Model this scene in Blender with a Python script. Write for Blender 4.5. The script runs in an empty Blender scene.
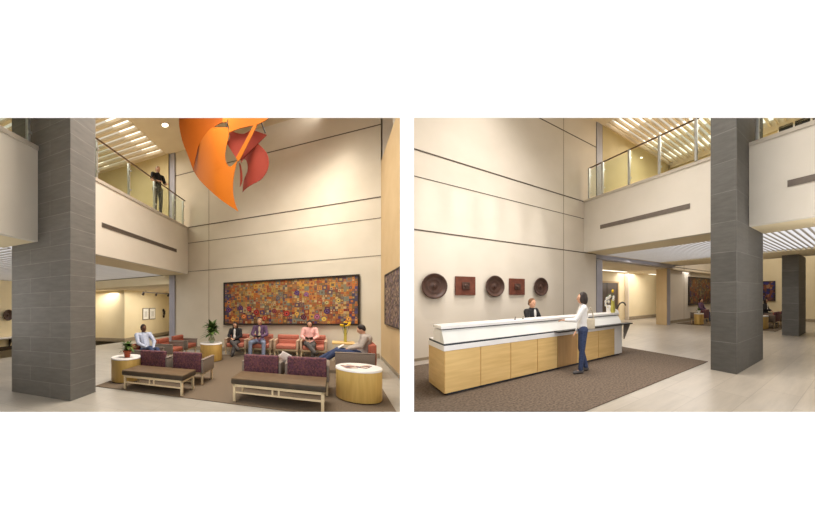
import bpy, bmesh, math, random
from mathutils import Vector, Matrix
from mathutils.geometry import tessellate_polygon
random.seed(7)
SC = bpy.context.scene
COL = SC.collection
PI = math.pi
def R(d): return math.radians(d)

# ------------------------------------------------------------------ plans
class Plan:
    """Ground plan of one hall: origin at its column's foot, the two wall directions, metres."""
    def __init__(s, O, U, V):
        s.O, s.U, s.V, s.W = Vector(O), Vector(U), Vector(V), Vector((0, 0, 1))
    def w(s, u, v, z): return s.O + u*s.U + v*s.V + z*s.W
    def inv(s, x, y):
        d = s.U.x*s.V.y - s.U.y*s.V.x
        a, b = x - s.O.x, y - s.O.y
        return ((a*s.V.y - b*s.V.x)/d, (b*s.U.x - a*s.U.y)/d)
LO = Plan((-6.676, 7.153, -0.219), (1.2175, -0.5393, 0.0330), (-0.2421, 1.1545, -0.0160))   # lounge hall
RE = Plan((6.647, 7.258, 0.306), (1.2221, 0.9351, 0.0182), (-0.2208, 0.8785, 0.0146))       # reception hall

# -------------------------------------------------------------- materials
def s2l(c): return tuple(((x/255)/12.92 if x/255 <= .04045 else ((x/255+.055)/1.055)**2.4) for x in c) + (1,)
def base(name, rough=.6, metal=0, spec=.5):
    m = bpy.data.materials.new(name); m.use_nodes = True
    nt = m.node_tree; b = nt.nodes['Principled BSDF']
    b.inputs['Roughness'].default_value = rough; b.inputs['Metallic'].default_value = metal
    b.inputs['Specular IOR Level'].default_value = spec
    return m, nt, b
def coords(nt, kind='UV', scale=(1, 1, 1)):
    t = nt.nodes.new('ShaderNodeTexCoord'); mp = nt.nodes.new('ShaderNodeMapping')
    mp.inputs['Scale'].default_value = scale
    nt.links.new(t.outputs[kind], mp.inputs['Vector']); return mp.outputs['Vector']
def noise_mat(name, c1, c2, scale=3, rough=.6, bump=0, stretch=(1, 1, 1), metal=0, spec=.4, detail=4, kind='UV'):
    m, nt, b = base(name, rough, metal, spec)
    v = coords(nt, kind, stretch)
    n = nt.nodes.new('ShaderNodeTexNoise'); n.inputs['Scale'].default_value = scale; n.inputs['Detail'].default_value = detail
    r = nt.nodes.new('ShaderNodeValToRGB'); r.color_ramp.elements[0].color = s2l(c1); r.color_ramp.elements[1].color = s2l(c2)
    r.color_ramp.elements[0].position = .32; r.color_ramp.elements[1].position = .68
    nt.links.new(v, n.inputs['Vector']); nt.links.new(n.outputs['Fac'], r.inputs['Fac']); nt.links.new(r.outputs['Color'], b.inputs['Base Color'])
    if bump:
        bp = nt.nodes.new('ShaderNodeBump'); bp.inputs['Strength'].default_value = bump; bp.inputs['Distance'].default_value = .01
        nt.links.new(n.outputs['Fac'], bp.inputs['Height']); nt.links.new(bp.outputs['Normal'], b.inputs['Normal'])
    return m
def brick_mat(name, c1, c2, mortar, bw, bh, ms, rough, noise=.35, offset=.5, nscale=(1.2, 6, 1), bump=.2, spec=.4):
    m, nt, b = base(name, rough, 0, spec)
    v = coords(nt)
    k = nt.nodes.new('ShaderNodeTexBrick'); k.offset = offset
    for nme, val in (('Color1', s2l(c1)), ('Color2', s2l(c2)), ('Mortar', s2l(mortar))): k.inputs[nme].default_value = val
    for nme, val in (('Scale', 1), ('Brick Width', bw), ('Row Height', bh), ('Mortar Size', ms), ('Mortar Smooth', .1)): k.inputs[nme].default_value = val
    nt.links.new(v, k.inputs['Vector'])
    mp = nt.nodes.new('ShaderNodeMapping'); mp.inputs['Scale'].default_value = nscale; nt.links.new(v, mp.inputs['Vector'])
    n = nt.nodes.new('ShaderNodeTexNoise'); n.inputs['Scale'].default_value = 2.2; n.inputs['Detail'].default_value = 7; n.inputs['Roughness'].default_value = .65
    nt.links.new(mp.outputs[0], n.inputs['Vector'])
    mr = nt.nodes.new('ShaderNodeMapRange'); mr.inputs['From Min'].default_value = .3; mr.inputs['From Max'].default_value = .7
    mr.inputs['To Min'].default_value = 1-noise; mr.inputs['To Max'].default_value = 1+noise
    nt.links.new(n.outputs['Fac'], mr.inputs['Value'])
    mx = nt.nodes.new('ShaderNodeVectorMath'); mx.operation = 'SCALE'
    nt.links.new(k.outputs['Color'], mx.inputs[0]); nt.links.new(mr.outputs[0], mx.inputs['Scale'])
    nt.links.new(mx.outputs[0], b.inputs['Base Color'])
    if bump:
        bp = nt.nodes.new('ShaderNodeBump'); bp.inputs['Strength'].default_value = bump; bp.inputs['Distance'].default_value = .01; bp.invert = True
        nt.links.new(k.outputs['Fac'], bp.inputs['Height']); nt.links.new(bp.outputs['Normal'], b.inputs['Normal'])
    return m
def emit_mat(name, c, s):
    m = bpy.data.materials.new(name); m.use_nodes = True; nt = m.node_tree; nt.nodes.clear()
    e = nt.nodes.new('ShaderNodeEmission'); e.inputs[0].default_value = s2l(c); e.inputs[1].default_value = s
    o = nt.nodes.new('ShaderNodeOutputMaterial'); nt.links.new(e.outputs[0], o.inputs[0]); return m
def glass_mat(name, tint, fac):
    m = bpy.data.materials.new(name); m.use_nodes = True; nt = m.node_tree; nt.nodes.clear()
    t = nt.nodes.new('ShaderNodeBsdfTransparent'); t.inputs[0].default_value = s2l(tint)
    g = nt.nodes.new('ShaderNodeBsdfGlossy'); g.inputs[0].default_value = (.9, 1, .95, 1); g.inputs[1].default_value = .03
    f = nt.nodes.new('ShaderNodeMixShader'); f.inputs[0].default_value = fac
    o = nt.nodes.new('ShaderNodeOutputMaterial')
    nt.links.new(t.outputs[0], f.inputs[1]); nt.links.new(g.outputs[0], f.inputs[2]); nt.links.new(f.outputs[0], o.inputs[0]); return m
def vcol_mat(name, rough=.8):
    m, nt, b = base(name, rough)
    a = nt.nodes.new('ShaderNodeVertexColor'); a.layer_name = 'Col'
    v = coords(nt, 'UV', (1, 1, 1)); n = nt.nodes.new('ShaderNodeTexNoise'); n.inputs['Scale'].default_value = 25
    nt.links.new(v, n.inputs['Vector'])
    mr = nt.nodes.new('ShaderNodeMapRange'); mr.inputs['To Min'].default_value = .55; mr.inputs['To Max'].default_value = 1.35
    nt.links.new(n.outputs['Fac'], mr.inputs['Value'])
    mx = nt.nodes.new('ShaderNodeVectorMath'); mx.operation = 'SCALE'
    nt.links.new(a.outputs['Color'], mx.inputs[0]); nt.links.new(mr.outputs[0], mx.inputs['Scale']); nt.links.new(mx.outputs[0], b.inputs['Base Color'])
    return m
def voronoi_mat(name, cols, scale, rough=.8):
    m, nt, b = base(name, rough)
    v = coords(nt, 'UV'); k = nt.nodes.new('ShaderNodeTexVoronoi'); k.inputs['Scale'].default_value = scale
    r = nt.nodes.new('ShaderNodeValToRGB'); r.color_ramp.interpolation = 'CONSTANT'
    while len(r.color_ramp.elements) < len(cols): r.color_ramp.elements.new(.5)
    for i, c in enumerate(cols): r.color_ramp.elements[i].position = i/len(cols); r.color_ramp.elements[i].color = s2l(c)
    sp = nt.nodes.new('ShaderNodeSeparateColor')
    nt.links.new(v, k.inputs['Vector']); nt.links.new(k.outputs['Color'], sp.inputs[0]); nt.links.new(sp.outputs[0], r.inputs['Fac'])
    nt.links.new(r.outputs['Color'], b.inputs['Base Color']); return m

M = {}
M['white_surround'] = base('white_paint', .9, 0, 0)[0]; M['white_surround'].node_tree.nodes['Principled BSDF'].inputs['Base Color'].default_value = (.95, .95, .95, 1)
M['wall_l'] = noise_mat('warm_wall_panel', (210, 200, 180), (217, 207, 188), 1.2, .7, 0)
M['wall_r'] = noise_mat('pale_wall_panel', (218, 208, 192), (225, 215, 200), 1.2, .7, 0)
M['tan_wall'] = noise_mat('tan_wall_paint', (200, 172, 128), (207, 180, 137), 1.5, .7, 0)
M['hall_wall'] = noise_mat('cream_hall_paint', (230, 214, 176), (235, 220, 184), 1.5, .7, 0)
M['olive_wall'] = noise_mat('olive_wall_paint', (190, 174, 130), (198, 182, 140), 1.5, .7, 0)
M['ceil'] = noise_mat('ceiling_paint', (214, 198, 170), (219, 204, 177), 1.5, .8, 0)
M['fascia'] = noise_mat('fascia_paint', (224, 217, 204), (229, 222, 210), 1.2, .7, 0)
M['cap'] = noise_mat('balcony_cap', (196, 188, 174), (202, 194, 180), 2, .6)
M['joint'] = noise_mat('dark_joint', (82, 70, 60), (92, 80, 68), 5, .8)
M['joint_soft'] = noise_mat('soft_joint', (165, 150, 128), (172, 157, 135), 5, .8)
M['stone_l'] = brick_mat('dark_block_column', (106, 104, 100), (112, 110, 106), (134, 131, 126), 1.25, .315, .005, .75, .14)
M['stone_r'] = brick_mat('grey_block_column', (80, 78, 74), (88, 86, 82), (112, 110, 106), 1.3, .62, .005, .6, .18)
M['floor_l'] = brick_mat('stone_floor_tile', (160, 154, 144), (168, 162, 152), (142, 136, 127), 1.2, .6, .006, .35, .12, .5, (.6, 1.6, 1), .05, .5)
M['floor_r'] = brick_mat('stone_floor_tile_grey', (164, 154, 140), (174, 164, 150), (146, 137, 125), 1.2, .6, .006, .3, .14, .5, (.5, 3, 1), .05, .5)
M['rug_l'] = noise_mat('brown_rug', (98, 84, 68), (116, 100, 82), 40, .95, .3)
M['rug_r'] = noise_mat('grey_brown_carpet', (84, 72, 62), (122, 107, 93), 28, .95, .5, (1, 1, 1), 0, .1, 6)
M['lav'] = noise_mat('lavender_grey_metal', (162, 160, 170), (170, 168, 178), 3, .5)
M['slat'] = noise_mat('ceiling_slat', (214, 198, 172), (222, 206, 180), 4, .6)
M['slat_white'] = noise_mat('white_ceiling_slat', (222, 218, 212), (230, 226, 220), 4, .5)
M['lum_cool'] = emit_mat('luminous_panel', (242, 240, 242), 1.0)
M['lum_warm'] = emit_mat('warm_luminous_panel', (244, 232, 208), .8)
M['lum_tube'] = emit_mat('lamp_strip', (255, 246, 226), 1.7)
M['lamp'] = emit_mat('lamp_glow', (255, 240, 205), 6)
M['base'] = noise_mat('stone_baseboard', (150, 136, 115), (162, 148, 126), 6, .6)
M['white_base'] = noise_mat('white_baseboard', (226, 216, 205), (232, 222, 210), 6, .6)
M['glass'] = glass_mat('rail_glass', (246, 250, 246), .05)
M['steel'] = noise_mat('brushed_steel', (190, 192, 190), (210, 212, 210), 9, .35, 0, (1, 1, 1), .6)
M['rail'] = noise_mat('dark_handrail', (88, 66, 44), (104, 80, 54), 9, .4)
M['grille'] = noise_mat('grille_metal', (112, 102, 94), (122, 112, 102), 9, .6)
M['orange'] = noise_mat('orange_enamel', (176, 94, 18), (182, 100, 20), 1, .65, 0, (1, 1, 1), 0, .15)
M['orange_shaded'] = noise_mat('shaded_orange_enamel', (152, 74, 8), (160, 80, 10), 1, .65, 0, (1, 1, 1), 0, .15)  # darker copy of the orange, the left blade's shading put into its colour
M['red'] = noise_mat('rust_red_enamel', (132, 50, 38), (142, 58, 44), 1, .65, 0, (1, 1, 1), 0, .15)
M['black'] = noise_mat('black_metal', (28, 26, 24), (40, 37, 34), 5, .5)
M['frame'] = noise_mat('dark_frame', (40, 30, 24), (54, 42, 32), 8, .5)
M['quilt'] = vcol_mat('patchwork_cloth')
M['art_dark'] = voronoi_mat('striped_weaving', [(80, 62, 54), (112, 88, 78), (62, 48, 44), (134, 112, 92), (92, 74, 84), (150, 128, 104)], 16)
M['art_blue'] = voronoi_mat('blue_and_rust_weaving', [(54, 48, 110), (120, 70, 50), (60, 40, 44), (150, 110, 80), (40, 44, 90), (96, 60, 60)], 7)
M['art_rust'] = voronoi_mat('rust_weaving', [(150, 88, 30), (120, 66, 26), (176, 112, 44), (84, 44, 24), (140, 96, 44), (70, 40, 30)], 6)
M['purple'] = voronoi_mat('plum_woven_fabric', [(106, 64, 70), (88, 54, 64), (122, 74, 74), (80, 50, 56), (100, 60, 76)], 38, .95)
M['coral'] = noise_mat('coral_fabric', (178, 106, 88), (190, 118, 98), 20, .9)
M['rust'] = noise_mat('rust_fabric', (158, 86, 66), (172, 98, 76), 20, .9)
M['grey_fab'] = noise_mat('grey_tweed', (122, 110, 100), (142, 128, 116), 60, .95)
M['beige_arm'] = noise_mat('beige_arm_fabric', (186, 158, 132), (200, 172, 146), 30, .9)
M['leather'] = noise_mat('brown_leather', (92, 72, 50), (106, 84, 58), 8, .45)
M['leather_dk'] = noise_mat('dark_brown_leather', (54, 44, 32), (64, 52, 38), 8, .5)
M['birch'] = noise_mat('pale_wood_leg', (212, 192, 156), (224, 204, 168), 4, .5, 0, (1, 12, 1))
M['maple'] = noise_mat('maple_veneer', (214, 176, 112), (230, 194, 130), 2, .45, 0, (.8, 8, 1))
M['maple_v'] = noise_mat('golden_drum_veneer', (206, 168, 92), (222, 186, 110), 2, .45, 0, (10, .8, 1))
M['wood_dk'] = noise_mat('darker_wood_panel', (176, 136, 88), (190, 150, 100), 2, .45, 0, (8, .8, 1))  # darker wood tone than the maple, for one desk front panel
M['white_top'] = noise_mat('white_laminate', (232, 228, 224), (240, 236, 232), 3, .35)
M['pale_panel'] = noise_mat('pale_grey_panel', (214, 212, 206), (222, 220, 214), 3, .4)
M['dark_gap'] = noise_mat('dark_recess', (42, 46, 54), (54, 58, 66), 5, .5)
M['plate'] = noise_mat('dark_carved_wood', (62, 42, 34), (86, 58, 46), 9, .5, .4)
M['plate_red'] = noise_mat('red_brown_carved_wood', (96, 50, 36), (118, 64, 46), 9, .5, .3)
M['skin'] = noise_mat('skin', (206, 156, 126), (212, 162, 132), 4, .6)
M['skin_dk'] = noise_mat('brown_skin', (96, 62, 44), (106, 70, 50), 4, .6)
M['hair_dk'] = noise_mat('dark_hair', (34, 24, 20), (48, 34, 28), 30, .6)
M['hair_br'] = noise_mat('brown_hair', (104, 66, 38), (124, 82, 48), 30, .6)
M['hair_gr'] = noise_mat('sandy_hair', (150, 122, 92), (166, 138, 106), 30, .6)
M['denim'] = noise_mat('blue_denim', (66, 78, 108), (84, 96, 128), 30, .9)
M['denim_dk'] = noise_mat('dark_denim', (44, 54, 84), (60, 72, 104), 30, .9)
M['denim_lt'] = noise_mat('faded_denim', (112, 122, 146), (134, 144, 166), 30, .9)
M['shirt_blue'] = noise_mat('pale_blue_cotton', (176, 184, 206), (192, 198, 216), 20, .9)
M['shirt_wh'] = noise_mat('white_cotton', (222, 218, 214), (232, 228, 224), 20, .9)
M['pink'] = noise_mat('pink_cotton', (224, 164, 156), (236, 184, 176), 20, .9)
M['plum_sw'] = noise_mat('plum_knit', (90, 66, 92), (106, 80, 108), 30, .9)
M['greysw'] = noise_mat('grey_knit', (168, 156, 146), (184, 172, 162), 30, .9)
M['blackcloth'] = noise_mat('black_cloth', (30, 28, 30), (44, 42, 44), 20, .9)
M['greycloth'] = noise_mat('charcoal_cloth', (78, 74, 74), (94, 90, 88), 20, .9)
M['tanbag'] = noise_mat('beige_canvas', (188, 174, 150), (202, 188, 164), 20, .8)
M['leaf'] = noise_mat('green_leaf', (56, 84, 34), (96, 122, 54), 8, .6)
M['terra'] = noise_mat('terracotta', (176, 84, 52), (190, 96, 62), 8, .7)
M['yellow'] = noise_mat('yellow_petal', (232, 186, 30), (244, 202, 50), 8, .7)
M['petal'] = noise_mat('white_petal', (240, 238, 230), (250, 248, 242), 8, .6)
M['vase_gr'] = noise_mat('yellow_green_vase', (170, 160, 70), (190, 180, 90), 5, .3)
M['vase_glass'] = glass_mat('vase_glass', (214, 224, 206), .18)
M['paper'] = noise_mat('paper', (216, 206, 196), (236, 228, 220), 20, .8)
M['mag1'] = voronoi_mat('magazine_cover', [(92, 60, 84), (196, 170, 150), (120, 70, 60), (60, 60, 100), (210, 190, 180)], 14, .5)
M['window_dark'] = noise_mat('dark_window', (30, 32, 34), (44, 46, 46), 4, .3)
M['door_dark'] = noise_mat('dark_door_wood', (74, 60, 46), (88, 72, 56), 3, .5, 0, (8, 1, 1))

# ---------------------------------------------------------------- builder
class MB:
    """collects geometry of ONE mesh in hall metres; pose = (u, v, z, turn)"""
    def __init__(s, plan, pose=(0, 0, 0, 0)):
        s.plan, s.pose = plan, pose; s.V, s.F, s.Mi, s.S, s.C, s.UV = [], [], [], [], [], []
        s.mats = []
    def mi(s, m):
        if m not in s.mats: s.mats.append(m)
        return s.mats.index(m)
    def add(s, verts, faces, m, smooth=False, col=None):
        i0 = len(s.V); s.V += [Vector(v) for v in verts]; k = s.mi(m)
        for f in faces:
            s.F.append([i0+i for i in f]); s.Mi.append(k); s.S.append(smooth); s.C.append(col)
            p = [Vector(verts[i]) for i in f]
            n = Vector((0, 0, 0))
            for a in range(len(p)):
                q, r_ = p[a], p[(a+1) % len(p)]
                n += Vector(((q.y-r_.y)*(q.z+r_.z), (q.z-r_.z)*(q.x+r_.x), (q.x-r_.x)*(q.y+r_.y)))
            ax = max(range(3), key=lambda t: abs(n[t]))
            s.UV.append([((q.y, q.z) if ax == 0 else (q.x, q.z) if ax == 1 else (q.x, q.y)) for q in p])
        return s
    def bm(s, b, m, smooth=False):
        b.verts.index_update(); vs = [v.co.copy() for v in b.verts]; fs = [[v.index for v in f.verts] for f in b.faces]
        b.free(); return s.add(vs, fs, m, smooth)
    def box(s, a, b, m, bev=0, rot=None, seg=2, smooth=None):
        B = bmesh.new(); bmesh.ops.create_cube(B, size=1)
        d = [max(abs(b[i]-a[i]), 1e-4) for i in range(3)]; c = Vector([(a[i]+b[i])/2 for i in range(3)])
        for v in B.verts: v.co = Vector((v.co.x*d[0], v.co.y*d[1], v.co.z*d[2]))
        if bev: bmesh.ops.bevel(B, geom=B.edges[:], offset=min(bev, min(d)*.45), segments=seg, affect='EDGES', profile=.6)
        if rot is not None: bmesh.ops.transform(B, matrix=rot, verts=B.verts)
        for v in B.verts: v.co += c
        return s.bm(B, m, bool(bev) if smooth is None else smooth)
    def cyl(s, p, q, r, m, r2=None, n=12, smooth=True):
        p, q = Vector(p), Vector(q); r2 = r if r2 is None else r2; d = (q-p)
        t = d.normalized(); a = t.orthogonal().normalized(); b = t.cross(a)
        vs = []; 
        for k in range(n):
            w = 2*PI*k/n; e = a*math.cos(w)+b*math.sin(w); vs += [p+e*r, q+e*r2]
        fs = [[2*k, 2*((k+1) % n), 2*((k+1) % n)+1, 2*k+1] for k in range(n)]
        s.add(vs, fs, m, smooth); s.add(vs, [[2*k for k in range(n)][::-1], [2*k+1 for k in range(n)]], m); return s
    def lathe(s, prof, m, c=(0, 0, 0), n=28, axis='z', sx=1, sy=1, smooth=True, tilt=None):
        vs = []
        for r, h in prof:
            for k in range(n):
                w = 2*PI*k/n; v = Vector((r*math.cos(w)*sx, r*math.sin(w)*sy, h))
                if axis == 'y': v = Vector((v.x, -v.z, v.y))
                if axis == 'x': v = Vector((v.z, v.x, v.y))
                if tilt is not None: v = tilt @ v
                vs.append(v + Vector(c))
        fs = [[j*n+k, j*n+(k+1) % n, (j+1)*n+(k+1) % n, (j+1)*n+k] for j in range(len(prof)-1) for k in range(n)]
        s.add(vs, fs, m, smooth)
        if prof[0][0] > 1e-4: s.add(vs[:n], [list(range(n))[::-1]], m)
        if prof[-1][0] > 1e-4: s.add(vs[-n:], [list(range(n))], m)
        return s
    def ball(s, c, r, m, n=12):
        r = (r, r, r) if not hasattr(r, '__len__') else r
        B = bmesh.new(); bmesh.ops.create_uvsphere(B, u_segments=n, v_segments=max(6, n*2//3), radius=1)
        for v in B.verts: v.co = Vector((v.co.x*r[0], v.co.y*r[1], v.co.z*r[2])) + Vector(c)
        return s.bm(B, m, True)
    def tube(s, pts, r, m, n=8):
        for a, b in zip(pts[:-1], pts[1:]): s.cyl(a, b, r, m, n=n)
        for a in pts[1:-1]: s.ball(a, r, m, 8)
        return s
    def prism(s, poly, x0, x1, m):     # polygon in (y, z) swept along x
        n = len(poly); vs = [(x0, y, z) for y, z in poly] + [(x1, y, z) for y, z in poly]
        return s.add(vs, [list(range(n))[::-1], list(range(n, 2*n))] + [[i, (i+1) % n, n+(i+1) % n, n+i] for i in range(n)], m)
    def to_plan(s, v):
        u, w, z, t = s.pose; c, q = math.cos(t), math.sin(t)
        return (u + v.x*c - v.y*q, w + v.x*q + v.y*c, z + v.z)
    def build(s, name, parent=None, origin=None, kind=None):
        me = bpy.data.meshes.new(name)
        if origin is None: origin = s.plan.w(*s.pose[:3])
        me.from_pydata([s.plan.w(*s.to_plan(v)) - origin for v in s.V], [], s.F)
        for m in s.mats: me.materials.append(M[m])
        me.polygons.foreach_set('material_index', s.Mi); me.polygons.foreach_set('use_smooth', s.S)
        uv = me.uv_layers.new(name='UVMap'); li = 0
        flat = [c for f in s.UV for p in f for c in p]; uv.data.foreach_set('uv', flat)
        if any(c is not None for c in s.C):
            ca = me.color_attributes.new('Col', 'FLOAT_COLOR', 'CORNER'); arr = []
            for f, c in zip(s.F, s.C): arr += list(s2l(c or (128, 128, 128)))*len(f)
            ca.data.foreach_set('color', arr)
        me.update()
        b = bmesh.new(); b.from_mesh(me); bmesh.ops.recalc_face_normals(b, faces=b.faces); b.to_mesh(me); b.free()
        o = bpy.data.objects.new(name, me); COL.objects.link(o)
        if parent: o.parent = parent
        else: o.location = origin
        if kind: o['kind'] = kind
        return o
def thing(plan, name, label, cat, pose, group=None):
    o = bpy.data.objects.new(name, None); COL.objects.link(o); o.location = plan.w(*pose[:3]); o.empty_display_size = .2
    return tag(o, label, cat, group)
def tag(o, label, cat, group=None):
    o['label'] = label; o['category'] = cat
    if group: o['group'] = group
    return o
def copy_tree(o, plan, du, dv, dz, label, group=None):
    sh = plan.w(du, dv, dz) - plan.O
    r = o.copy(); COL.objects.link(r); r.location = o.location + sh; r['label'] = label
    if group: r['group'] = group
    for ch in list(o.children):
        c = ch.copy(); COL.objects.link(c); c.parent = r
        for g in list(ch.children):
            d = g.copy(); COL.objects.link(d); d.parent = c
    return r
def structure(name, plan, fn):
    b = MB(plan); fn(b); return b.build(name, kind='structure')

# ------------------------------------------------- white front wall, shell
def world_box(name, boxes, mat):
    me = bpy.data.meshes.new(name); B = bmesh.new()
    for a, b in boxes:
        r = bmesh.ops.create_cube(B, size=1)
        for v in r['verts']: v.co = Vector([(a[i]+b[i])/2 + v.co[i]*(b[i]-a[i]) for i in range(3)])
    B.to_mesh(me); B.free(); me.materials.append(M[mat])
    o = bpy.data.objects.new(name, me); COL.objects.link(o); o['kind'] = 'structure'; return o
FY = 4.9
def fx(p): return (p-407.5)/360*FY
zt, zb = 1.8+182/360*FY, 1.8-112/360*FY
a, b, c, d = fx(-34), fx(400), fx(414), fx(849)
t0, t1 = FY-.012, FY
world_box('wall_front', [((-22, t0, -8), (a, t1, 20)), ((a, t0, -8), (b, t1, zb)), ((a, t0, zt), (b, t1, 20)), ((b, t0, -8), (c, t1, 20)),
                        ((c, t0, -8), (d, t1, zb)), ((c, t0, zt), (d, t1, 20)), ((d, t0, -8), (34, t1, 20))], 'white_surround')
world_box('light_block_shell', [((-22, 34, -3), (34, 34.1, 14)), ((-22.1, FY, -3), (-22, 34, 14)), ((34, FY, -3), (34.1, 34, 14)),
                        ((-22, FY, 13.9), (34, 34, 14)), ((-22, FY, -3.1), (34, 34, -3))], 'wall_l')  # unseen shell added around both halls to keep world light out
world_box('light_block_divider', [((-.012, FY+.002, -2.9), (.012, 7.6, 13.8))], 'wall_l')  # hidden partition added between the halls to stop light crossing

def floor(plan, xy, mat, name='floor'):
    b = MB(plan); p = [plan.inv(*q) for q in xy]; n = len(p)
    b.add([(u, v, 0) for u, v in p] + [(u, v, -.25) for u, v in p], [list(range(n)), list(range(n, 2*n))[::-1]] + [[i, (i+1) % n, n+(i+1) % n, n+i] for i in range(n)], mat)
    return b.build(name, kind='structure')
floor(LO, [(-16, 4.93), (-.02, 4.93), (-.02, 8), (-.02, 26), (-16, 26)], 'floor_l')
floor(RE, [(.02, 4.93), (20, 4.93), (26, 26), (2.0, 26), (.02, 8.3)], 'floor_r')

# ============================================================ LOUNGE HALL
P = LO
UF = -1.0
H0, H1, HC = 3.3, 5.3, 8.75
# main wall, its joints and jamb
def f(b):
    b.box((-1.65, 6.96, 0), (6.15, 7.1, HC+.2), 'wall_l')
    for z, m, t in ((7.72, 'joint', .03), (5.33, 'joint', .035), (4.64, 'joint', .018), (3.4, 'joint', .014)): b.box((-1.65, 6.95, z-t/2), (6.15, 6.965, z+t/2), m)
    b.box((-.03, 6.952, 0), (-.01, 6.965, HC), 'joint_soft')
structure('wall_back', P, f)
structure('trim_1', P, lambda b: b.box((-1.93, 6.9, 0), (-1.655, 7.2, H0-.01), 'lav').box((-1.93, 6.9, H1+.01), (-1.655, 7.2, HC-.01), 'lav'))
structure('baseboard_back', P, lambda b: b.box((-.9, 6.925, .01), (6.1, 6.948, .16), 'base'))
# tan side wall (low) with room above it
structure('wall_right', P, lambda b: b.box((6.15, 3.36, 0), (6.2, 7.1, 6.5), 'tan_wall'))
structure('baseboard_right', P, lambda b: b.box((6.135, 3.5, .01), (6.148, 6.9, .1), 'base'))
def f(b):
    b.box((6.2, 5.2, 6.3), (6.9, 5.25, HC), 'wall_r').box((6.2, 7.0, 6.3), (6.9, 7.1, HC), 'wall_r').box((6.62, 5.25, 6.3), (6.66, 7.0, HC), 'wall_r')
    for v in (5.5, 5.9, 6.3, 6.7): b.box((6.585, v, 6.4), (6.615, v+.07, HC), 'grille')
structure('wall_upper_right', P, f)
# balcony slab
def f(b):
    b.box((UF-.12, -1.35, H0), (UF, -.004, H1), 'fascia').box((UF-.12, .68, H0), (UF, 6.95, H1), 'fascia')
    b.box((UF-.14, -1.35, H1-.06), (UF+.025, -.004, H1+.03), 'cap').box((UF-.14, .68, H1-.06), (UF+.025, 6.95, H1+.03), 'cap')
    b.box((-2.2, -1.35, H0), (UF-.12, -.004, H0+.05), 'hall_wall').box((-2.2, .68, H0), (UF-.12, 6.93, H0+.05), 'hall_wall')
    b.box((-9.3, -1.35, H1-.3), (UF-.14, -.004, H1), 'ceil').box((-9.3, .68, H1-.3), (UF-.14, 6.93, H1), 'ceil')
structure('trim_balcony', P, f)
def slats(b, u0, u1, v0, v1, z, pitch, m, lum, w=.05, h=.1):
    b.box((u0, v0, z+h+.04), (u1, v1, z+h+.07), lum)
    v = v0
    while v < v1-w:
        b.box((u0, v, z), (u1, v+w, z+h), m); v += pitch
structure('ceiling', P, lambda b: slats(b, -9.25, -2.22, -1.3, 6.85, H0+.01, .2, 'slat_white', 'lum_cool', .08, .03))
# upper ceiling: flat part and slatted part
structure('ceiling_upper', P, lambda b: b.box((-2.07, -2.2, HC), (6.9, 7.2, HC+.1), 'ceil'))
def f(b):
    b.box((-9, -2.2, HC+.22), (-2.08, 6.8, HC+.25), 'lum_warm').box((-9, 6.78, HC-.01), (-2.08, 6.86, HC+.25), 'slat')
    v = -2.0
    while v < 6.75:
        b.box((-9, v, HC), (-2.08, v+.13, HC+.12), 'slat'); v += .36
    b.box((-3.0, -2, HC+.16), (-2.3, 6.75, HC+.2), 'lum_tube')
    b.box((-5.6, -2, HC+.19), (-5.3, 6.75, HC+.21), 'lum_tube')
structure('ceiling_slats', P, f)
structure('wall_upper_back', P, lambda b: b.box((-9, 6.85, H1), (-1.94, 6.88, HC), 'olive_wall').box((-9.05, -2, H1), (-9, 6.88, HC), 'olive_wall'))
# hall behind the balcony
def f(b):
    b.box((-9.3, 6.95, 2.92), (-1.95, 7.1, H0), 'hall_wall')
    b.box((-9.3, 7.1, 2.9), (-1.6, 14, 2.95), 'ceil')
structure('trim_header', P, f)
structure('wall_hall', P, lambda b: b.box((-12, 8.5, 0), (-5.8, 8.6, 2.9), 'hall_wall').box((-5.85, 8.6, 0), (-5.8, 14, 2.9), 'hall_wall').box((-5.8, 13.9, 0), (-1.6, 14, 2.9), 'hall_wall').box((-1.64, 7.21, 0), (-1.6, 14, 2.9), 'hall_wall'))
structure('baseboard_hall', P, lambda b: b.box((-12, 8.47, .01), (-5.78, 8.498, .2), 'base').box((-5.798, 8.47, .01), (-5.77, 13.9, .2), 'base'))
# far left wall seen past the column
structure('wall_left', P, lambda b: b.box((-9.35, -1.3, 0), (-9.3, 8.4, H0), 'hall_wall'))
structure('baseboard_left', P, lambda b: b.box((-9.298, -1.3, .01), (-9.27, 8.4, .2), 'frame'))
# column
cl = MB(P); cl.box((-1.9, 0, .002), (-.03, .66, HC-.005), 'stone_l')
tag(cl.build('stone_column'), 'dark grey block column in front of the lounge balcony', 'column')
# rug
rg = MB(P, (2.6, 3.5, .002, 0)); rg.box((-3.0, -2.5, 0), (3.05, 2.6, .012), 'rug_l')
tag(rg.build('area_rug'), 'brown carpet under the lounge chairs and benches', 'rug')

# balcony railing
def railing(plan, u, v0, v1, z, posts, label, h=1.08):
    t = thing(plan, 'glass_railing', label, 'railing', (u, v0, z, 0))
    pose = (u, v0, z, 0); L_ = v1-v0
    b = MB(plan, pose); b.box((-.02, 0, h-.005), (.02, L_, h+.03), 'rail', .01); b.build('handrail', t)
    edges = sorted(posts)
    segs = [0]+[p-v0 for p in edges]+[L_]
    for a_, b_ in zip(segs[:-1], segs[1:]):
        if b_-a_ > .15:
            g = MB(plan, pose); g.box((-.006, a_+.04, .06), (.006, b_-.04, h-.06), 'glass'); g.build('glass_panel', t)
    for p in edges:
        g = MB(plan, pose); y = p-v0; g.box((-.09, y-.035, 0), (-.02, y+.035, h-.02), 'steel', .01)
        g.box((-.02, y-.03, .2), (.03, y+.03, .25), 'steel').box((-.02, y-.03, h-.28), (.03, y+.03, h-.23), 'steel'); g.build('post', t)
    return t
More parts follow.
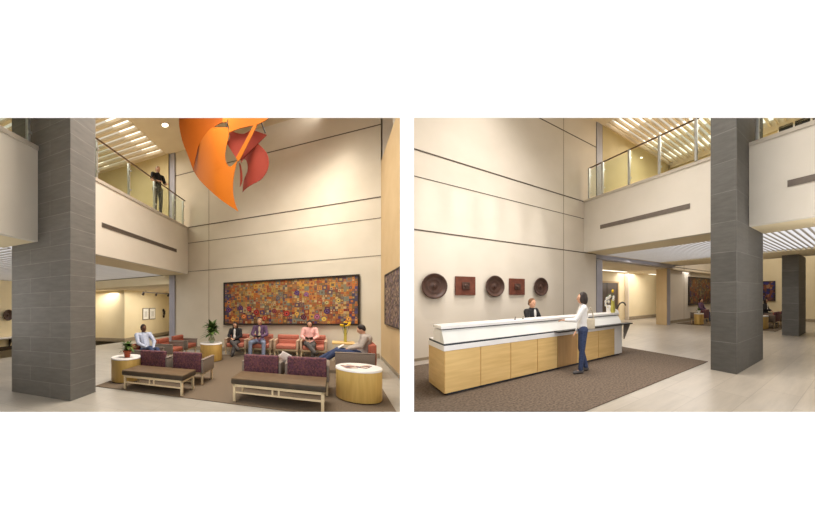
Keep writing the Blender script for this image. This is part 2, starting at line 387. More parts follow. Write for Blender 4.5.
railing(P, UF-.05, .7, 6.75, H1+.035, [1.75, 3.1, 4.5, 5.85, 6.65], 'glass balcony railing the man in black stands behind')
railing(P, UF-.05, -1.3, -.08, H1+.035, [-.95, -.15], 'short glass balcony railing left of the dark lounge column')
def grille(plan, u, v0, v1, z, hh, label):
    t = thing(plan, 'air_grille', label, 'vent', (u, v0, z, 0)); w = v1-v0
    b = MB(plan, (u, v0, z, 0)); b.box((.002, 0, 0), (.012, w, .02), 'grille').box((.002, 0, hh-.02), (.012, w, hh), 'grille').box((.002, 0, 0), (.012, .02, hh), 'grille').box((.002, w-.02, 0), (.012, w, hh), 'grille'); b.build('frame', t)
    b = MB(plan, (u, v0, z, 0)); b.box((.001, .02, .02), (.004, w-.02, hh-.02), 'grille')
    for k in range(3): b.box((.004, .02, .03+k*(hh-.04)/3), (.01, w-.02, .04+k*(hh-.04)/3), 'joint')
    b.build('louvres', t)
grille(P, UF, 1.84, 5.93, 4.07, .13, 'long dark slot air grille in the lounge balcony front')

# downlight
def downlight(plan, u, v, z, label, r=.12):
    t = thing(plan, 'recessed_downlight', label, 'light', (u, v, z, 0))
    b = MB(plan, (u, v, z, 0)); b.lathe([(r*1.25, 0), (r*1.25, -.02), (r, -.02), (r, 0)], 'white_top', n=20); b.build('trim_ring', t)
    b = MB(plan, (u, v, z, 0)); b.lathe([(0, -.012), (r, -.012)], 'lamp', n=20); b.build('lens', t)
downlight(P, -1.02, 5.1, HC-.001, 'round downlight in the flat ceiling left of the orange sculpture')

# quilt
def quilt(plan, u0, u1, z0, z1, v, label, seed=3, nx=56, tone=1):
    rnd = random.Random(seed); W, H = u1-u0, z1-z0
    t = thing(plan, 'patchwork_quilt', label, 'wall art', (u0, v, z0, 0)); pose = (u0, v, z0, 0)
    b = MB(plan, pose); e = .06
    b.box((0, -.07, 0), (W, 0, e), 'frame').box((0, -.07, H-e), (W, 0, H), 'frame').box((0, -.07, e), (e, 0, H-e), 'frame').box((W-e, -.07, e), (W, 0, H-e), 'frame'); b.build('frame', t)
    pal = [(184, 108, 52), (168, 94, 44), (192, 130, 64), (160, 128, 66), (146, 120, 74), (182, 150, 92), (118, 88, 58), (136, 70, 50), (96, 72, 78), (128, 120, 94), (166, 104, 66), (188, 164, 116), (98, 90, 80), (196, 150, 66), (140, 100, 52), (118, 122, 108), (160, 84, 52), (150, 104, 60)]
    b = MB(plan, pose); b.box((e, -.04, e), (W-e, -.004, H-e), 'quilt'); b.C = [(120, 80, 50)]*len(b.C)
    iw, ih = W-2*e, H-2*e; ny = max(6, round(nx*ih/iw)); dx, dz = iw/nx, ih/ny; used = set()
    def patch(x0, z0_, x1, z1_, c, dy): b.add([(x0, dy, z0_), (x1, dy, z0_), (x1, dy, z1_), (x0, dy, z1_)], [[0, 1, 2, 3]], 'quilt', False, c)
    for i in range(nx):
        for j in range(ny):
            if (i, j) in used: continue
            s_ = 2 if (rnd.random() < .16 and i+1 < nx and j+1 < ny and not {(i+1, j), (i, j+1), (i+1, j+1)} & used) else 1
            for a_ in range(s_):
                for c_ in range(s_): used.add((i+a_, j+c_))
            c = rnd.choice(pal); x0, zz = e+i*dx, e+j*dz; x1, zz1 = x0+dx*s_, zz+dz*s_
            if i < 2 or i >= nx-3: c = rnd.choice([(84, 74, 110), (120, 96, 60), (70, 64, 84), (190, 110, 50)])
            if j < ny*.3 and rnd.random() < .3: c = rnd.choice([(90, 50, 60), (130, 50, 36), (74, 56, 90), (110, 70, 40)])
            patch(x0, zz, x1, zz1, c, -.045)
            if rnd.random() < .6:
                k = .22*s_*dx; patch(x0+k, zz+k, x1-k, zz1-k, rnd.choice(pal), -.048)
            if s_ == 2: 
                k = .3*s_*dx; patch(x0+k, zz+k, x1-k, zz1-k, rnd.choice(pal), -.051)
    def disc(x, z, r, c, dy): b.add([(x+r*math.cos(q*PI/8), dy, z+r*math.sin(q*PI/8)) for q in range(16)], [list(range(16))], 'quilt', False, c)
    for x, z, r, c in ((.13, .2*H/.9, .1, (74, 40, 86)), (.205, .36, .095, (168, 44, 44)), (.27, .27, .11, (150, 40, 34)), (.42, .29, .09, (120, 44, 46)), (.52, .23, .11, (166, 48, 40)), (.65, .15, .1, (84, 32, 46)), (.82, .27, .1, (70, 40, 80)),
                       (.06, .1, .09, (206, 150, 60)), (.16, .17, .09, (210, 120, 60)), (.34, .13, .09, (190, 80, 50)), (.6, .22, .08, (196, 150, 60)), (.75, .15, .1, (150, 80, 110)), (.8, .1, .08, (214, 180, 70)), (.97, .1, .08, (200, 140, 60)), (.02, .34, .11, (78, 44, 96)), (.9, .5, .08, (176, 150, 74)), (.82, .46, .07, (170, 156, 96)), (.6, .7, .09, (80, 50, 100)), (.67, .66, .08, (130, 80, 120)), (.45, .6, .08, (96, 90, 90))):
        x = e+.02+x*(iw-.2)+.05; zz = e+z*ih
        disc(x, zz, r, c, -.054); disc(x, zz, r*.6, tuple(min(255, q+34) for q in c), -.057); disc(x, zz, r*.3, (60, 30, 30), -.06)
    b.C = [tuple(q*tone for q in c) if c else c for c in b.C]; b.build('patchwork', t); return t
quilt(P, .66, 5.53, 1.09, 2.82, 6.948, 'wide framed orange and gold patchwork quilt above the row of coral chairs')

def wall_art(plan, axis, pos, a0, a1, z0, z1, mat, label, name='woven_hanging'):
    t = thing(plan, name, label, 'wall art', (pos, a0, z0, 0) if axis == 'u' else (a0, pos, z0, 0))
    b = MB(plan, (pos, a0, z0, 0) if axis == 'u' else (a0, pos, z0, 0)); w, h = a1-a0, z1-z0; e = .03
    def bx(p, q, d0, d1, m):
        b.box((-d1, p[0], p[1]), (-d0, q[0], q[1]), m) if axis == 'u' else b.box((p[0], -d1, p[1]), (q[0], -d0, q[1]), m)
    for p, q in (((0, 0), (w, e)), ((0, h-e), (w, h)), ((0, e), (e, h-e)), ((w-e, e), (w, h-e))): bx(p, q, 0, .045, 'frame')
    b.build('frame', t); b = MB(plan, b.pose)
    bx((e, e), (w-e, h-e), .001, .03, mat)
    b.build('panel', t); return t
wall_art(P, 'u', 6.148, 3.9, 5.96, 1.19, 2.66, 'art_dark', 'dark brown woven artwork on the tan side wall')
for k, (v0, v1) in enumerate(((10.15, 10.75), (10.85, 11.5))):
    t = thing(P, 'framed_print', ['left of two small white framed prints on the far hall wall', 'right of two small white framed prints on the far hall wall'][k], 'picture', (-5.798, v0, 1.15, 0), 'framed prints in the far hall')
    b = MB(P, (-5.798, v0, 1.15, 0)); b.box((0, 0, 0), (.03, v1-v0, .72), 'grille'); b.build('frame', t)
    b = MB(P, (-5.798, v0, 1.15, 0)); b.box((.031, .04, .04), (.036, v1-v0-.04, .68), 'petal').box((.037, .18, .18), (.04, v1-v0-.18, .52), 'pale_panel'); b.build('print', t)
b = MB(P, (-5.798, 12.5, 1.3, 0))
for k, (y, z, r) in enumerate(((0, 0, .12), (.05, .2, .13), (-.04, .4, .11), (.1, .32, .08))): b.ball((.05, y, z), (.04, r, r), 'frame')
tag(b.build('wall_sculpture'), 'small dark rounded ornament on the far hall wall right of the prints', 'ornament')
# track lights
t = thing(P, 'track_light', 'dark ceiling track light with three spot heads in the far hall', 'light', (-5.0, 9.1, 2.78, 0))
b = MB(P, (-5.0, 9.1, 2.78, 0)); b.box((-.02, 0, -.02), (.02, 3.2, .02), 'frame').cyl((0, .3, 0), (0, .3, .13), .01, 'frame').cyl((0, 2.9, 0), (0, 2.9, .13), .01, 'frame'); b.build('track', t)
for y in (.1, 1.4, 2.8):
    b = MB(P, (-5.0, 9.1, 2.78, 0)); b.cyl((0, y, -.02), (-.08, y, -.16), .06, 'frame', .075); b.build('spot_head', t)

# carved plate + console far left
def plate(plan, c, r, axis, label, sg=-1, group=None):
    t = MB(plan, (*c, 0))
    prof = [(0, .05), (.18*r, .055), (.24*r, .03), (.45*r, .03), (.5*r, .045), (.56*r, .035), (.78*r, .06), (.84*r, .085), (.95*r, .11), (r, .1), (.96*r, .06), (.6*r, .006), (0, .004)]
    t.lathe([(q, sg*h) for q, h in prof], 'plate', n=36, axis=axis, sx=.88)
    t.ball((sg*.05, 0, 0) if axis == 'x' else (0, -.06, 0), (.03, .03, .05), 'plate', 8)
    return tag(t.build('carved_plate'), label, 'plate', group)
plate(P, (-9.296, 4.3, 1.68), .26, 'x', 'dark round carved plate on the far wall left of the lounge column', 1)
t = thing(P, 'wall_console', 'narrow white wall shelf on brackets at the far left edge', 'shelf', (-9.3, 2.6, .55, 0))
b = MB(P, (-9.3, 2.6, .55, 0)); b.box((.004, 0, .03), (.4, 2.6, .1), 'white_top', .01); b.build('shelf_board', t)
for y in (.9, 1.75):
    b = MB(P, (-9.3, 2.6, .55, 0)); b.add([(.004, y, .03), (.3, y, .03), (.004, y, -.4), (.004, y+.05, .03), (.3, y+.05, .03), (.004, y+.05, -.4)], [[0, 1, 2], [3, 5, 4], [0, 3, 4, 1], [1, 4, 5, 2], [2, 5, 3, 0]], 'frame'); b.build('bracket', t)

# ----------------------------------------------------------- orange mobile
SHEETS = [
('blade', 'orange_shaded', [(0.26, 7.9), (0.26, 7.63), (0.38, 7.11), (0.58, 6.59), (0.74, 6.14), (0.85, 6.59), (0.96, 6.93), (1.19, 7.22), (1.42, 7.37), (1.65, 7.47), (1.86, 7.49), (1.92, 7.57), (1.7, 7.95), (1.0, 8.05)]),
('blade', 'orange', [(0.6, 6.29), (0.95, 5.79), (1.43, 5.26), (1.79, 4.91), (2.21, 4.59), (2.13, 4.82), (2.08, 5.09), (2.07, 5.37), (2.11, 5.75), (2.19, 6.09), (2.13, 6.02), (2.04, 5.92), (1.96, 5.91), (1.88, 6.06), (1.86, 6.28), (1.9, 6.53), (1.96, 6.8), (1.94, 7.05), (1.73, 7.07), (1.46, 7.13), (1.28, 7.09), (0.95, 6.93), (0.76, 6.69)]),
('blade', 'orange', [(1.78, 7.22), (1.92, 7.2), (1.97, 7.06), (1.96, 6.88), (2.21, 6.95), (2.47, 6.98), (2.73, 7.0), (2.88, 7.04), (3.07, 7.14), (3.25, 7.35), (2.7, 7.7), (1.84, 7.6)]),
('rib', 'orange', [(2.13, 6.18), (2.21, 6.06), (2.28, 6.14), (2.76, 6.96), (2.67, 7.01)]),
('blade', 'red', [(1.87, 6.65), (1.95, 6.8), (1.94, 6.93), (2.03, 7.0), (2.16, 6.93), (2.34, 6.9), (2.5, 6.98), (2.52, 7.02), (2.96, 6.82), (2.73, 6.59), (2.52, 6.38), (2.26, 6.12), (2.13, 6.2)]),
('blade', 'red', [(2.72, 6.59), (2.94, 6.34), (2.99, 6.08), (2.94, 5.78), (2.77, 5.51), (2.5, 5.41), (2.17, 5.37), (2.22, 5.66), (2.38, 5.86), (2.39, 6.07), (2.32, 6.26), (2.2, 6.38), (2.13, 6.32), (2.05, 6.42), (2.5, 6.43)]),
('blade', 'red', [(2.19, 5.39), (2.27, 5.58), (2.25, 5.89), (2.21, 6.08), (2.16, 6.13), (2.2, 5.79)]),
]
BEND = [lambda u: 3.9+.11*(u-.26)**2, lambda u: 3.7+.5*abs(u-1.6)**1.5, lambda u: 3.75+.24*(u-1.78), lambda u: 3.95, lambda u: 4.1+.37*(u-2.42), lambda u: 4.2+1.6*(u-2.6)**2, lambda u: 4.15]
mob = thing(P, 'hanging_sculpture', 'large hanging sculpture of curved orange and rust red metal blades', 'sculpture', (1.8, 4, 4.6, 0))
org = P.w(1.8, 4, 4.6)
def smooth_outline(pts, k=3):
    """Catmull-Rom through the outline, keeping its sharp corners"""
    n = len(pts); out = []
    def sharp(i):
        a_, b_, c_ = Vector(pts[i-1]), Vector(pts[i]), Vector(pts[(i+1) % n])
        return (b_-a_).angle(c_-b_, 0) > .75
    for i in range(n):
        p0, p1, p2, p3 = [Vector(pts[j % n]) for j in (i-1, i, i+1, i+2)]
        m1 = (p2-p1)*.5 if sharp(i) else (p2-p0)*.5; m2 = (p2-p1)*.5 if sharp((i+1) % n) else (p3-p1)*.5
        L_ = (p2-p1).length
        for m_ in (m1, m2):
            if m_.length > L_: m_ *= L_/m_.length
        for t_ in range(k):
            t = t_/k; out.append(p1*(2*t**3-3*t**2+1)+m1*(t**3-2*t**2+t)+p2*(-2*t**3+3*t**2)+m2*(t**3-t**2))
    return out
for (nm, mt, pts), bend in zip(SHEETS, BEND):
    pts = smooth_outline(pts) if nm == 'blade' else [Vector(p) for p in pts]
    B = bmesh.new(); fr = [B.verts.new((p.x, 0, p.y)) for p in pts]
    for tri in tessellate_polygon([[Vector((p.x, p.y, 0)) for p in pts]]):
        try: B.faces.new([fr[i] for i in tri])
        except ValueError: pass
    for _ in range(3):
        lng = [e_ for e_ in B.edges if e_.calc_length() > .13]
        if lng: bmesh.ops.subdivide_edges(B, edges=lng, cuts=1); bmesh.ops.triangulate(B, faces=B.faces[:])
    for v_ in B.verts: v_.co.y = bend(v_.co.x)
    bmesh.ops.recalc_face_normals(B, faces=B.faces)
    bd = [e_ for e_ in B.edges if e_.is_boundary]; B.verts.index_update()
    vs = [v.co.copy() for v in B.verts]; fs = [[v.index for v in f_.verts] for f_ in B.faces]; ed_ = [(e_.verts[0].index, e_.verts[1].index) for e_ in bd]; B.free()
    b = MB(P, (0, 0, 0, 0)); n = len(vs); back = [v+Vector((0, .025, 0)) for v in vs]
    b.add(vs + back, fs + [[i+n for i in f_][::-1] for f_ in fs], mt, True)
    rim = [vs[i] for e_ in ed_ for i in e_] + [back[i] for e_ in ed_ for i in e_]; k_ = 2*len(ed_)
    b.add(rim, [[2*i, 2*i+1, k_+2*i+1, k_+2*i] for i in range(len(ed_))], mt, False)
    b.build(nm, mob, org)
for p, q in (((2.81, 4.2, 7.2), (2.94, 4.2, 6.82)), ((1.9, 3.8, 7.05), (1.93, 3.8, 7.25)), ((1.9, 4, 7.5), (1.9, 4, HC)), ((2.3, 4, 7.5), (2.3, 4, HC))):
    b = MB(P, (0, 0, 0, 0)); b.cyl(p, q, .02, 'black'); b.build('rod', mob, org)

# ------------------------------------------------------------------ people
def bone(B, p, q, r1, r2, n=10):
    p, q = Vector(p), Vector(q); d = q-p; L_ = d.length
    for c, r in ((p, r1), (q, r2)):
        x = bmesh.ops.create_uvsphere(B, u_segments=n, v_segments=n-2, radius=r)
        for v in x['verts']: v.co += c
    if L_ > 1e-4:
        x = bmesh.ops.create_cone(B, cap_ends=True, segments=n, radius1=r1, radius2=r2, depth=L_)
        rot = Vector((0, 0, 1)).rotation_difference(d).to_matrix().to_4x4()
        for v in x['verts']: v.co = rot @ v.co + (p+q)/2
def ellip(B, c, r, rot=None, n=14):
    x = bmesh.ops.create_uvsphere(B, u_segments=n, v_segments=n-2, radius=1)
    for v in x['verts']:
        w = Vector((v.co.x*r[0], v.co.y*r[1], v.co.z*r[2]))
        if rot is not None: w = rot @ w
        v.co = w + Vector(c)
def remeshed(B, voxel, smooth=3):
    me = bpy.data.meshes.new('tmp'); B.to_mesh(me); B.free()
    o = bpy.data.objects.new('tmp', me); COL.objects.link(o)
    m = o.modifiers.new('r', 'REMESH'); m.mode = 'VOXEL'; m.voxel_size = voxel; m.use_smooth_shade = True
    if smooth: s_ = o.modifiers.new('s', 'SMOOTH'); s_.iterations = smooth; s_.factor = .5
    dg = bpy.context.evaluated_depsgraph_get(); e = o.evaluated_get(dg); em = e.to_mesh()
    vs = [v.co.copy() for v in em.vertices]; fs = [list(p.vertices) for p in em.polygons]
    e.to_mesh_clear(); bpy.data.objects.remove(o); bpy.data.meshes.remove(me)
    return vs, fs
SIT = dict(pel=(0, .02, .5), waist=(0, -.01, .68), chest=(0, -.02, .9), neck=(0, 0, 1.07), head=(0, .02, 1.2),
           shL=(-.17, -.01, 1.0), shR=(.17, -.01, 1.0), elL=(-.23, .08, .76), elR=(.23, .08, .76), haL=(-.08, .28, .68), haR=(.08, .28, .68),
           hiL=(-.09, .04, .5), hiR=(.09, .04, .5), knL=(-.12, .44, .5), knR=(.12, .44, .5), anL=(-.12, .46, .09), anR=(.12, .46, .09), toL=(-.13, .6, .04), toR=(.13, .6, .04), yaw=0, nod=0)
STAND = dict(pel=(0, 0, .93), waist=(0, .0, 1.08), chest=(0, 0, 1.27), neck=(0, 0, 1.46), head=(0, .02, 1.58),
           shL=(-.18, 0, 1.38), shR=(.18, 0, 1.38), elL=(-.24, -.02, 1.12), elR=(.24, -.02, 1.12), haL=(-.25, .06, .88), haR=(.25, .06, .88),
           hiL=(-.09, 0, .9), hiR=(.09, 0, .9), knL=(-.1, .03, .5), knR=(.1, .03, .5), anL=(-.1, 0, .09), anR=(.1, 0, .09), toL=(-.11, .14, .04), toR=(.11, .14, .04), yaw=0, nod=0)
def person(plan, pose, J, label, skin, shirt, pants, shoe, hair, hairm, sleeves='long', vox=.011, fem=False, open_shirt=None, size=1.0, wide=1.14):
    J = {k: (Vector((v[0]*wide, v[1], v[2]))*size if isinstance(v, tuple) else v) for k, v in J.items()}
    def capsule(B, p, q, r1, r2, n=10): bone(B, p, q, r1*(wide if r1 > .03 else 1), r2*(wide if r2 > .03 else 1), n)
    t = thing(plan, 'person', label, 'person', pose)
    def put(name, B, mat, voxel=None, sm=3):
        vs, fs = remeshed(B, voxel or vox, sm); b = MB(plan, pose); b.add(vs, fs, mat, True); return b.build(name, t)
    hr = Matrix.Rotation(J['yaw'], 3, 'Z') @ Matrix.Rotation(-J['nod'], 3, 'X')
    hc = J['head']
    def H(x, y, z): return hc + hr @ Vector((x, y, z))
    hw = .165 if not fem else .15
    B = bmesh.new()
    ellip(B, hc, (.08, .094, .108), hr); ellip(B, H(0, .02, -.055), (.056, .07, .06), hr)      # skull, jaw
    capsule(B, H(0, .088, .01), H(0, .105, -.022), .009, .014, 8)                           # nose
    ellip(B, H(0, .086, -.055), (.022, .012, .009), hr, 8)                                # lips
    ellip(B, H(.034, .078, .022), (.016, .012, .007), hr, 8); ellip(B, H(-.034, .078, .022), (.016, .012, .007), hr, 8)  # brows
    for sx in (-1, 1): ellip(B, H(sx*.076, 0, -.005), (.012, .02, .03), hr, 8)
    capsule(B, J['neck']-Vector((0, 0, .04)), H(0, -.01, -.06), .052, .048)
    capsule(B, J['chest']+Vector((0, 0, .06)), J['waist'], .105, .1); capsule(B, J['waist'], J['pel'], .11, .12)
    capsule(B, J['shL'], J['shR'], .055, .055)
    for s_ in 'LR':
        sg = -1 if s_ == 'L' else 1
        capsule(B, J['sh'+s_], J['el'+s_], .048, .038); capsule(B, J['el'+s_], J['ha'+s_], .037, .025)
        fd = (J['ha'+s_]-J['el'+s_]).normalized(); up = Vector((0, 0, 1)); sd = fd.cross(up)
        if sd.length < .2: sd = Vector((0, 1, 0))
        sd.normalize(); dn = sd.cross(fd).normalized()*(-1)
        if dn.z > 0 and abs(fd.z) < .7: dn = -dn
        pc = J['ha'+s_]+fd*.045; rot = Matrix((sd, fd, dn)).transposed(); ellip(B, pc, (.038, .048, .015), rot, 10)
        for i, (o_, l_) in enumerate(((-.029, .032), (-.0095, .037), (.0095, .035), (.028, .027))):
            k0 = pc+fd*.038+sd*o_; k1 = k0+fd*l_+dn*.008; k2 = k1+fd*l_*.5+dn*.022
            capsule(B, k0, k1, .0095, .009, 8); capsule(B, k1, k2, .009, .008, 8)
        inner = -sd if (sd.dot(Vector((sg, 0, 0))) > 0) else sd
        capsule(B, pc-fd*.02+inner*.03, pc+fd*.02+inner*.058+dn*.01, .012, .009, 8)
        capsule(B, J['hi'+s_], J['kn'+s_], .082, .055); capsule(B, J['kn'+s_], J['an'+s_], .052, .036)
        capsule(B, J['an'+s_]-Vector((0, 0, .03)), J['to'+s_], .035, .028)
    put('body', B, skin, min(vox, .0095), 2)
    for sx in (-1, 1): b = MB(plan, pose); b.ball(H(sx*.032, .083, .008), (.011, .008, .007), 'black', 8); b.build('eye', t)
    # shirt
    B = bmesh.new(); g = .018
    capsule(B, J['chest']+Vector((-.05, 0, .03)), J['waist']+Vector((-.035, 0, 0)), .1, .098); capsule(B, J['chest']+Vector((.05, 0, .03)), J['waist']+Vector((.035, 0, 0)), .1, .098)
    capsule(B, J['waist'], J['pel']+Vector((0, 0, .04)), .122, .132); capsule(B, J['chest']+Vector((0, 0, .05)), J['waist'], .119, .118)
    if fem: ellip(B, J['chest']+Vector((-.06, .075, 0)), (.055, .05, .055)); ellip(B, J['chest']+Vector((.06, .075, 0)), (.055, .05, .055))
    capsule(B, J['shL'], J['shR'], .066, .066); capsule(B, J['neck']-Vector((0, 0, .06)), J['neck']-Vector((0, 0, .02)), .085, .06)
    for s_ in 'LR':
        end = J['ha'+s_]-(J['ha'+s_]-J['el'+s_])*.06
        if sleeves == 'short': capsule(B, J['sh'+s_], J['sh'+s_].lerp(J['el'+s_], .75), .066, .06)
        else: capsule(B, J['sh'+s_], J['el'+s_], .064, .052); capsule(B, J['el'+s_], end, .052, .037)
    put('shirt', B, shirt)
    if open_shirt:
        B = bmesh.new(); c0 = J['chest']; ellip(B, c0+Vector((0, .115, .03)), (.045, .035, .13)); ellip(B, J['waist']+Vector((0, .12, .04)), (.055, .035, .12)); put('undershirt', B, open_shirt)
    B = bmesh.new()
    capsule(B, J['waist']-Vector((0, 0, .06)), J['pel'], .112, .125); capsule(B, J['hiL'], J['hiR'], .105, .105)
    for s_ in 'LR': capsule(B, J['hi'+s_], J['kn'+s_], .098, .068); capsule(B, J['kn'+s_], J['an'+s_]+Vector((0, 0, .01)), .066, .056)
    put('trousers', B, pants)
    for s_ in 'LR':
        B = bmesh.new(); a_, c_ = J['an'+s_], J['to'+s_]; d_ = (c_-a_); hl = a_-Vector((d_.x, d_.y, 0)).normalized()*.03-Vector((0, 0, .04))
        capsule(B, hl, c_, .042, .036); capsule(B, a_-Vector((0, 0, .02)), hl.lerp(c_, .4), .045, .04); put('shoe', B, shoe)
    if hair:
        B = bmesh.new(); ellip(B, H(0, -.022, .03), (.093, .094, .1), hr)
        if hair == 'bob':
            ellip(B, H(0, -.05, -.03), (.105, .075, .12), hr)
            for sx in (-1, 1): ellip(B, H(sx*.07, .0, -.03), (.026, .055, .085), hr)
        if hair == 'long':
            ellip(B, H(0, -.06, -.08), (.09, .05, .15), hr)
            for sx in (-1, 1): ellip(B, H(sx*.072, .01, -.06), (.024, .04, .12), hr)
        if hair == 'tied': ellip(B, H(0, -.11, -.01), (.04, .05, .055), hr)
        if hair == 'short': ellip(B, H(0, -.04, .0), (.082, .07, .085), hr)
        put('hair', B, hairm, .012, 1)
    return t
def mod(base_, **k): d_ = dict(base_); d_.update(k); return d_

# ------------------------------------------------------------------ seating
def armchair(plan, pose, label, group, inner='coral', outer='purple', side='grey_fab', armtop='grey_fab', w=.84, dep=.74, hb=.745):
    t = thing(plan, 'armchair', label, 'armchair', pose, group)   # faces +y, origin under the back centre
    def mb(): return MB(plan, pose)
    b = mb(); b.box((-w/2+.09, .12, .3), (w/2-.09, dep, .44), inner, .035, seg=3); b.build('seat', t)
    b = mb(); b.box((-w/2+.05, .02, .3), (w/2-.05, .13, hb), outer, .03, rot=None, seg=3); bk = b.build('backrest', t)
    b = mb(); b.box((-w/2+.09, .11, .42), (w/2-.09, .19, .585), inner, .03, seg=3).box((-w/2+.09, .11, .592), (w/2-.09, .18, hb-.015), inner, .03, seg=3); b.build('cushion', bk)
    for sx in (-1, 1):
        b = mb(); x0, x1 = sorted((sx*w/2, sx*(w/2-.075)))
        b.box((x0, .05, .27), (x1, dep, .575), side, .02).box((x0-.005, .05, .57), (x1+.005, dep+.01, .6), armtop, .014); b.build('arm', t)
    b = mb(); b.box((-w/2+.03, .08, .24), (w/2-.03, dep-.03, .3), 'birch', .008); b.build('seat_frame', t)
    for sx in (-1, 1):
        for y in (.1, dep-.07):
            b = mb(); b.box((sx*(w/2-.045)-.022, y-.022, 0), (sx*(w/2-.045)+.022, y+.022, .27), 'birch', .006); b.build('leg', t)
    return t
def bench(plan, u0, u1, v0, v1, zt_, label):
    w, d_ = u1-u0, v1-v0; pose = (u0, v0, 0.013, 0); t = thing(plan, 'bench', label, 'bench', pose); zt_ -= .013
    def mb(): return MB(plan, pose)
    b = mb(); b.box((-.03, -.03, zt_-.11), (w+.03, d_+.03, zt_-.012), 'leather_dk', .02).box((-.025, -.025, zt_-.02), (w+.025, d_+.025, zt_), 'leather', .009); b.build('cushion', t)
    b = mb(); zr = zt_-.112
    b.box((0, 0, zr-.05), (w, .04, zr), 'birch', .006).box((0, d_-.04, zr-.05), (w, d_, zr), 'birch', .006).box((0, .04, zr-.05), (.04, d_-.04, zr), 'birch', .006).box((w-.04, .04, zr-.05), (w, d_-.04, zr), 'birch', .006); b.build('seat_frame', t)
    for x in (0, w-.05):
        for y in (0, d_-.05):
            b = mb(); b.box((x, y, 0), (x+.05, y+.05, zr), 'birch', .006); b.build('leg', t)
    for y in (.0, d_-.03):
        b = mb(); b.box((.05, y+.005, zr-.17), (w-.05, y+.025, zr-.14), 'birch'); b.build('stretcher', t)
    for x in (w/2-.07, w/2+.04): b = mb(); b.box((x, .004, zr-.14), (x+.03, .03, zr-.05), 'birch'); b.build('bracket', t)
    return t
bench(P, .42, 1.93, 1.05, 1.6, .44, 'brown leather bench with pale wood legs left of the other bench')
bench(P, 2.98, 4.57, 1.12, 1.72, .46, 'longer looking brown leather bench in the foreground beside the golden drum table')
G1 = 'plum backed armchairs behind the benches'
for u, v, lab in ((.62, 1.86, 'plum backed armchair behind the left bench, seen from behind, nearest the potted plant'), (1.58, 1.86, 'plum backed armchair behind the right end of the left bench'),
               (3.3, 2.0, 'left plum backed armchair behind the foreground bench'), (4.22, 2.0, 'right plum backed armchair behind the foreground bench, next to the drum table')):
    armchair(P, (u, v, .013, 0), lab, G1)
G2 = 'coral armchairs in a row under the quilt'
for k, u in enumerate((1.42, 2.33, 3.24, 4.12)):
    armchair(P, (u, 6.78, .013, PI), ['coral armchair under the quilt where the woman in the black jacket sits', 'coral armchair under the quilt where the man in plum and jeans sits', 'empty coral armchair in the row under the quilt', 'coral armchair under the quilt where the woman in pink sits'][k], G2, outer='coral', side='beige_arm', armtop='beige_arm')
G3 = 'rust armchairs at the left side of the lounge'
armchair(P, (-.8, 3.1, .013, -PI/2), 'rust armchair facing right under the man in the pale blue shirt', G3, inner='rust', outer='rust')
armchair(P, (-.85, 4.5, .013, -PI/2), 'nearer of two empty rust armchairs facing right, left of the big vase', G3, inner='rust', outer='rust')
armchair(P, (-.85, 5.6, .013, -PI/2), 'farther of two empty rust armchairs facing right, beside the far white topped drum', G3, inner='rust', outer='rust')
armchair(P, (5.68, 4.3, .013, PI/2), 'rust armchair with grey arms under the man in the grey sweater', None, inner='rust', outer='rust', dep=.92, hb=.8)

def drum(plan, u, v, r, h, label, ry=None):
    pose = (u, v, .013, 0); t = thing(plan, 'drum_table', label, 'table', pose); ry = ry or r; k = ry/r
    b = MB(plan, pose); b.lathe([(r*.97, .02), (r*.985, .03), (r*.985, h-.04)], 'maple_v', n=40, sy=k); b.build('body', t)
    b = MB(plan, pose); b.lathe([(r*.9, 0), (r*.9, .02)], 'frame', n=40, sy=k); b.build('plinth', t)
    b = MB(plan, pose); b.lathe([(r, h-.04), (r, h-.005), (r-.01, h)], 'white_top', n=40, sy=k); b.build('top', t)
    return t
drum(P, 5.14, 2.14, .39, .6, 'golden wood drum table with white top and magazines at right foreground')
drum(P, -.06, 1.72, .37, .6, 'golden drum table holding the potted plant beside the left bench')
drum(P, .95, 4.9, .38, .6, 'golden drum table holding the glass vase in front of the wall joint')
# magazines
for k, (du, dv, a_, m_) in enumerate(((-.14, -.06, .3, 'mag1'), (.1, .02, -.4, 'mag1'), (.0, .14, .9, 'paper'))):
    b = MB(P, (5.12+du, 2.14+dv, .6145+.0*k, a_)); b.box((-.11, -.14, 0), (.0, .14, .006+.004*k), m_, .002).box((.0, -.14, 0), (.11, .14, .005+.004*k), m_, .002)
    tag(b.build('magazine'), ['open magazine nearest the bench on the drum table', 'dark magazine at right on the drum table', 'pale magazine at the back of the drum table'][k], 'magazine', 'magazines on the drum table')
# square table and yellow flowers
t = thing(P, 'side_table', 'small pale wood side table under the yellow flowers', 'table', (5.02, 6.35, .013, 0))
b = MB(P, (5.02, 6.35, .013, 0)); b.box((-.33, -.3, .52), (.33, .3, .57), 'maple', .01); b.build('tabletop', t)
for sx in (-1, 1):
    for sy in (-1, 1): b = MB(P, (5.02, 6.35, .013, 0)); b.box((sx*.29-.02, sy*.26-.02, 0), (sx*.29+.02, sy*.26+.02, .52), 'birch', .004); b.build('leg', t)
t = thing(P, 'flower_vase', 'tall slim vase of yellow flowers on the pale side table', 'vase', (5.08, 6.35, .584, 0))
b = MB(P, (5.08, 6.35, .584, 0)); b.lathe([(.05, 0), (.045, .1), (.04, .4), (.05, .44)], 'vase_gr', n=16); b.build('vase', t)
b = MB(P, (5.08, 6.35, .584, 0))
rnd = random.Random(4)
for k in range(16):
    x, y, z = rnd.uniform(-.17, .15), rnd.uniform(-.08, .08), rnd.uniform(.5, .66); b.ball((x, y, z), (.045, .045, .025), 'yellow', 8)
b.build('blossoms', t)
b = MB(P, (5.08, 6.35, .584, 0))
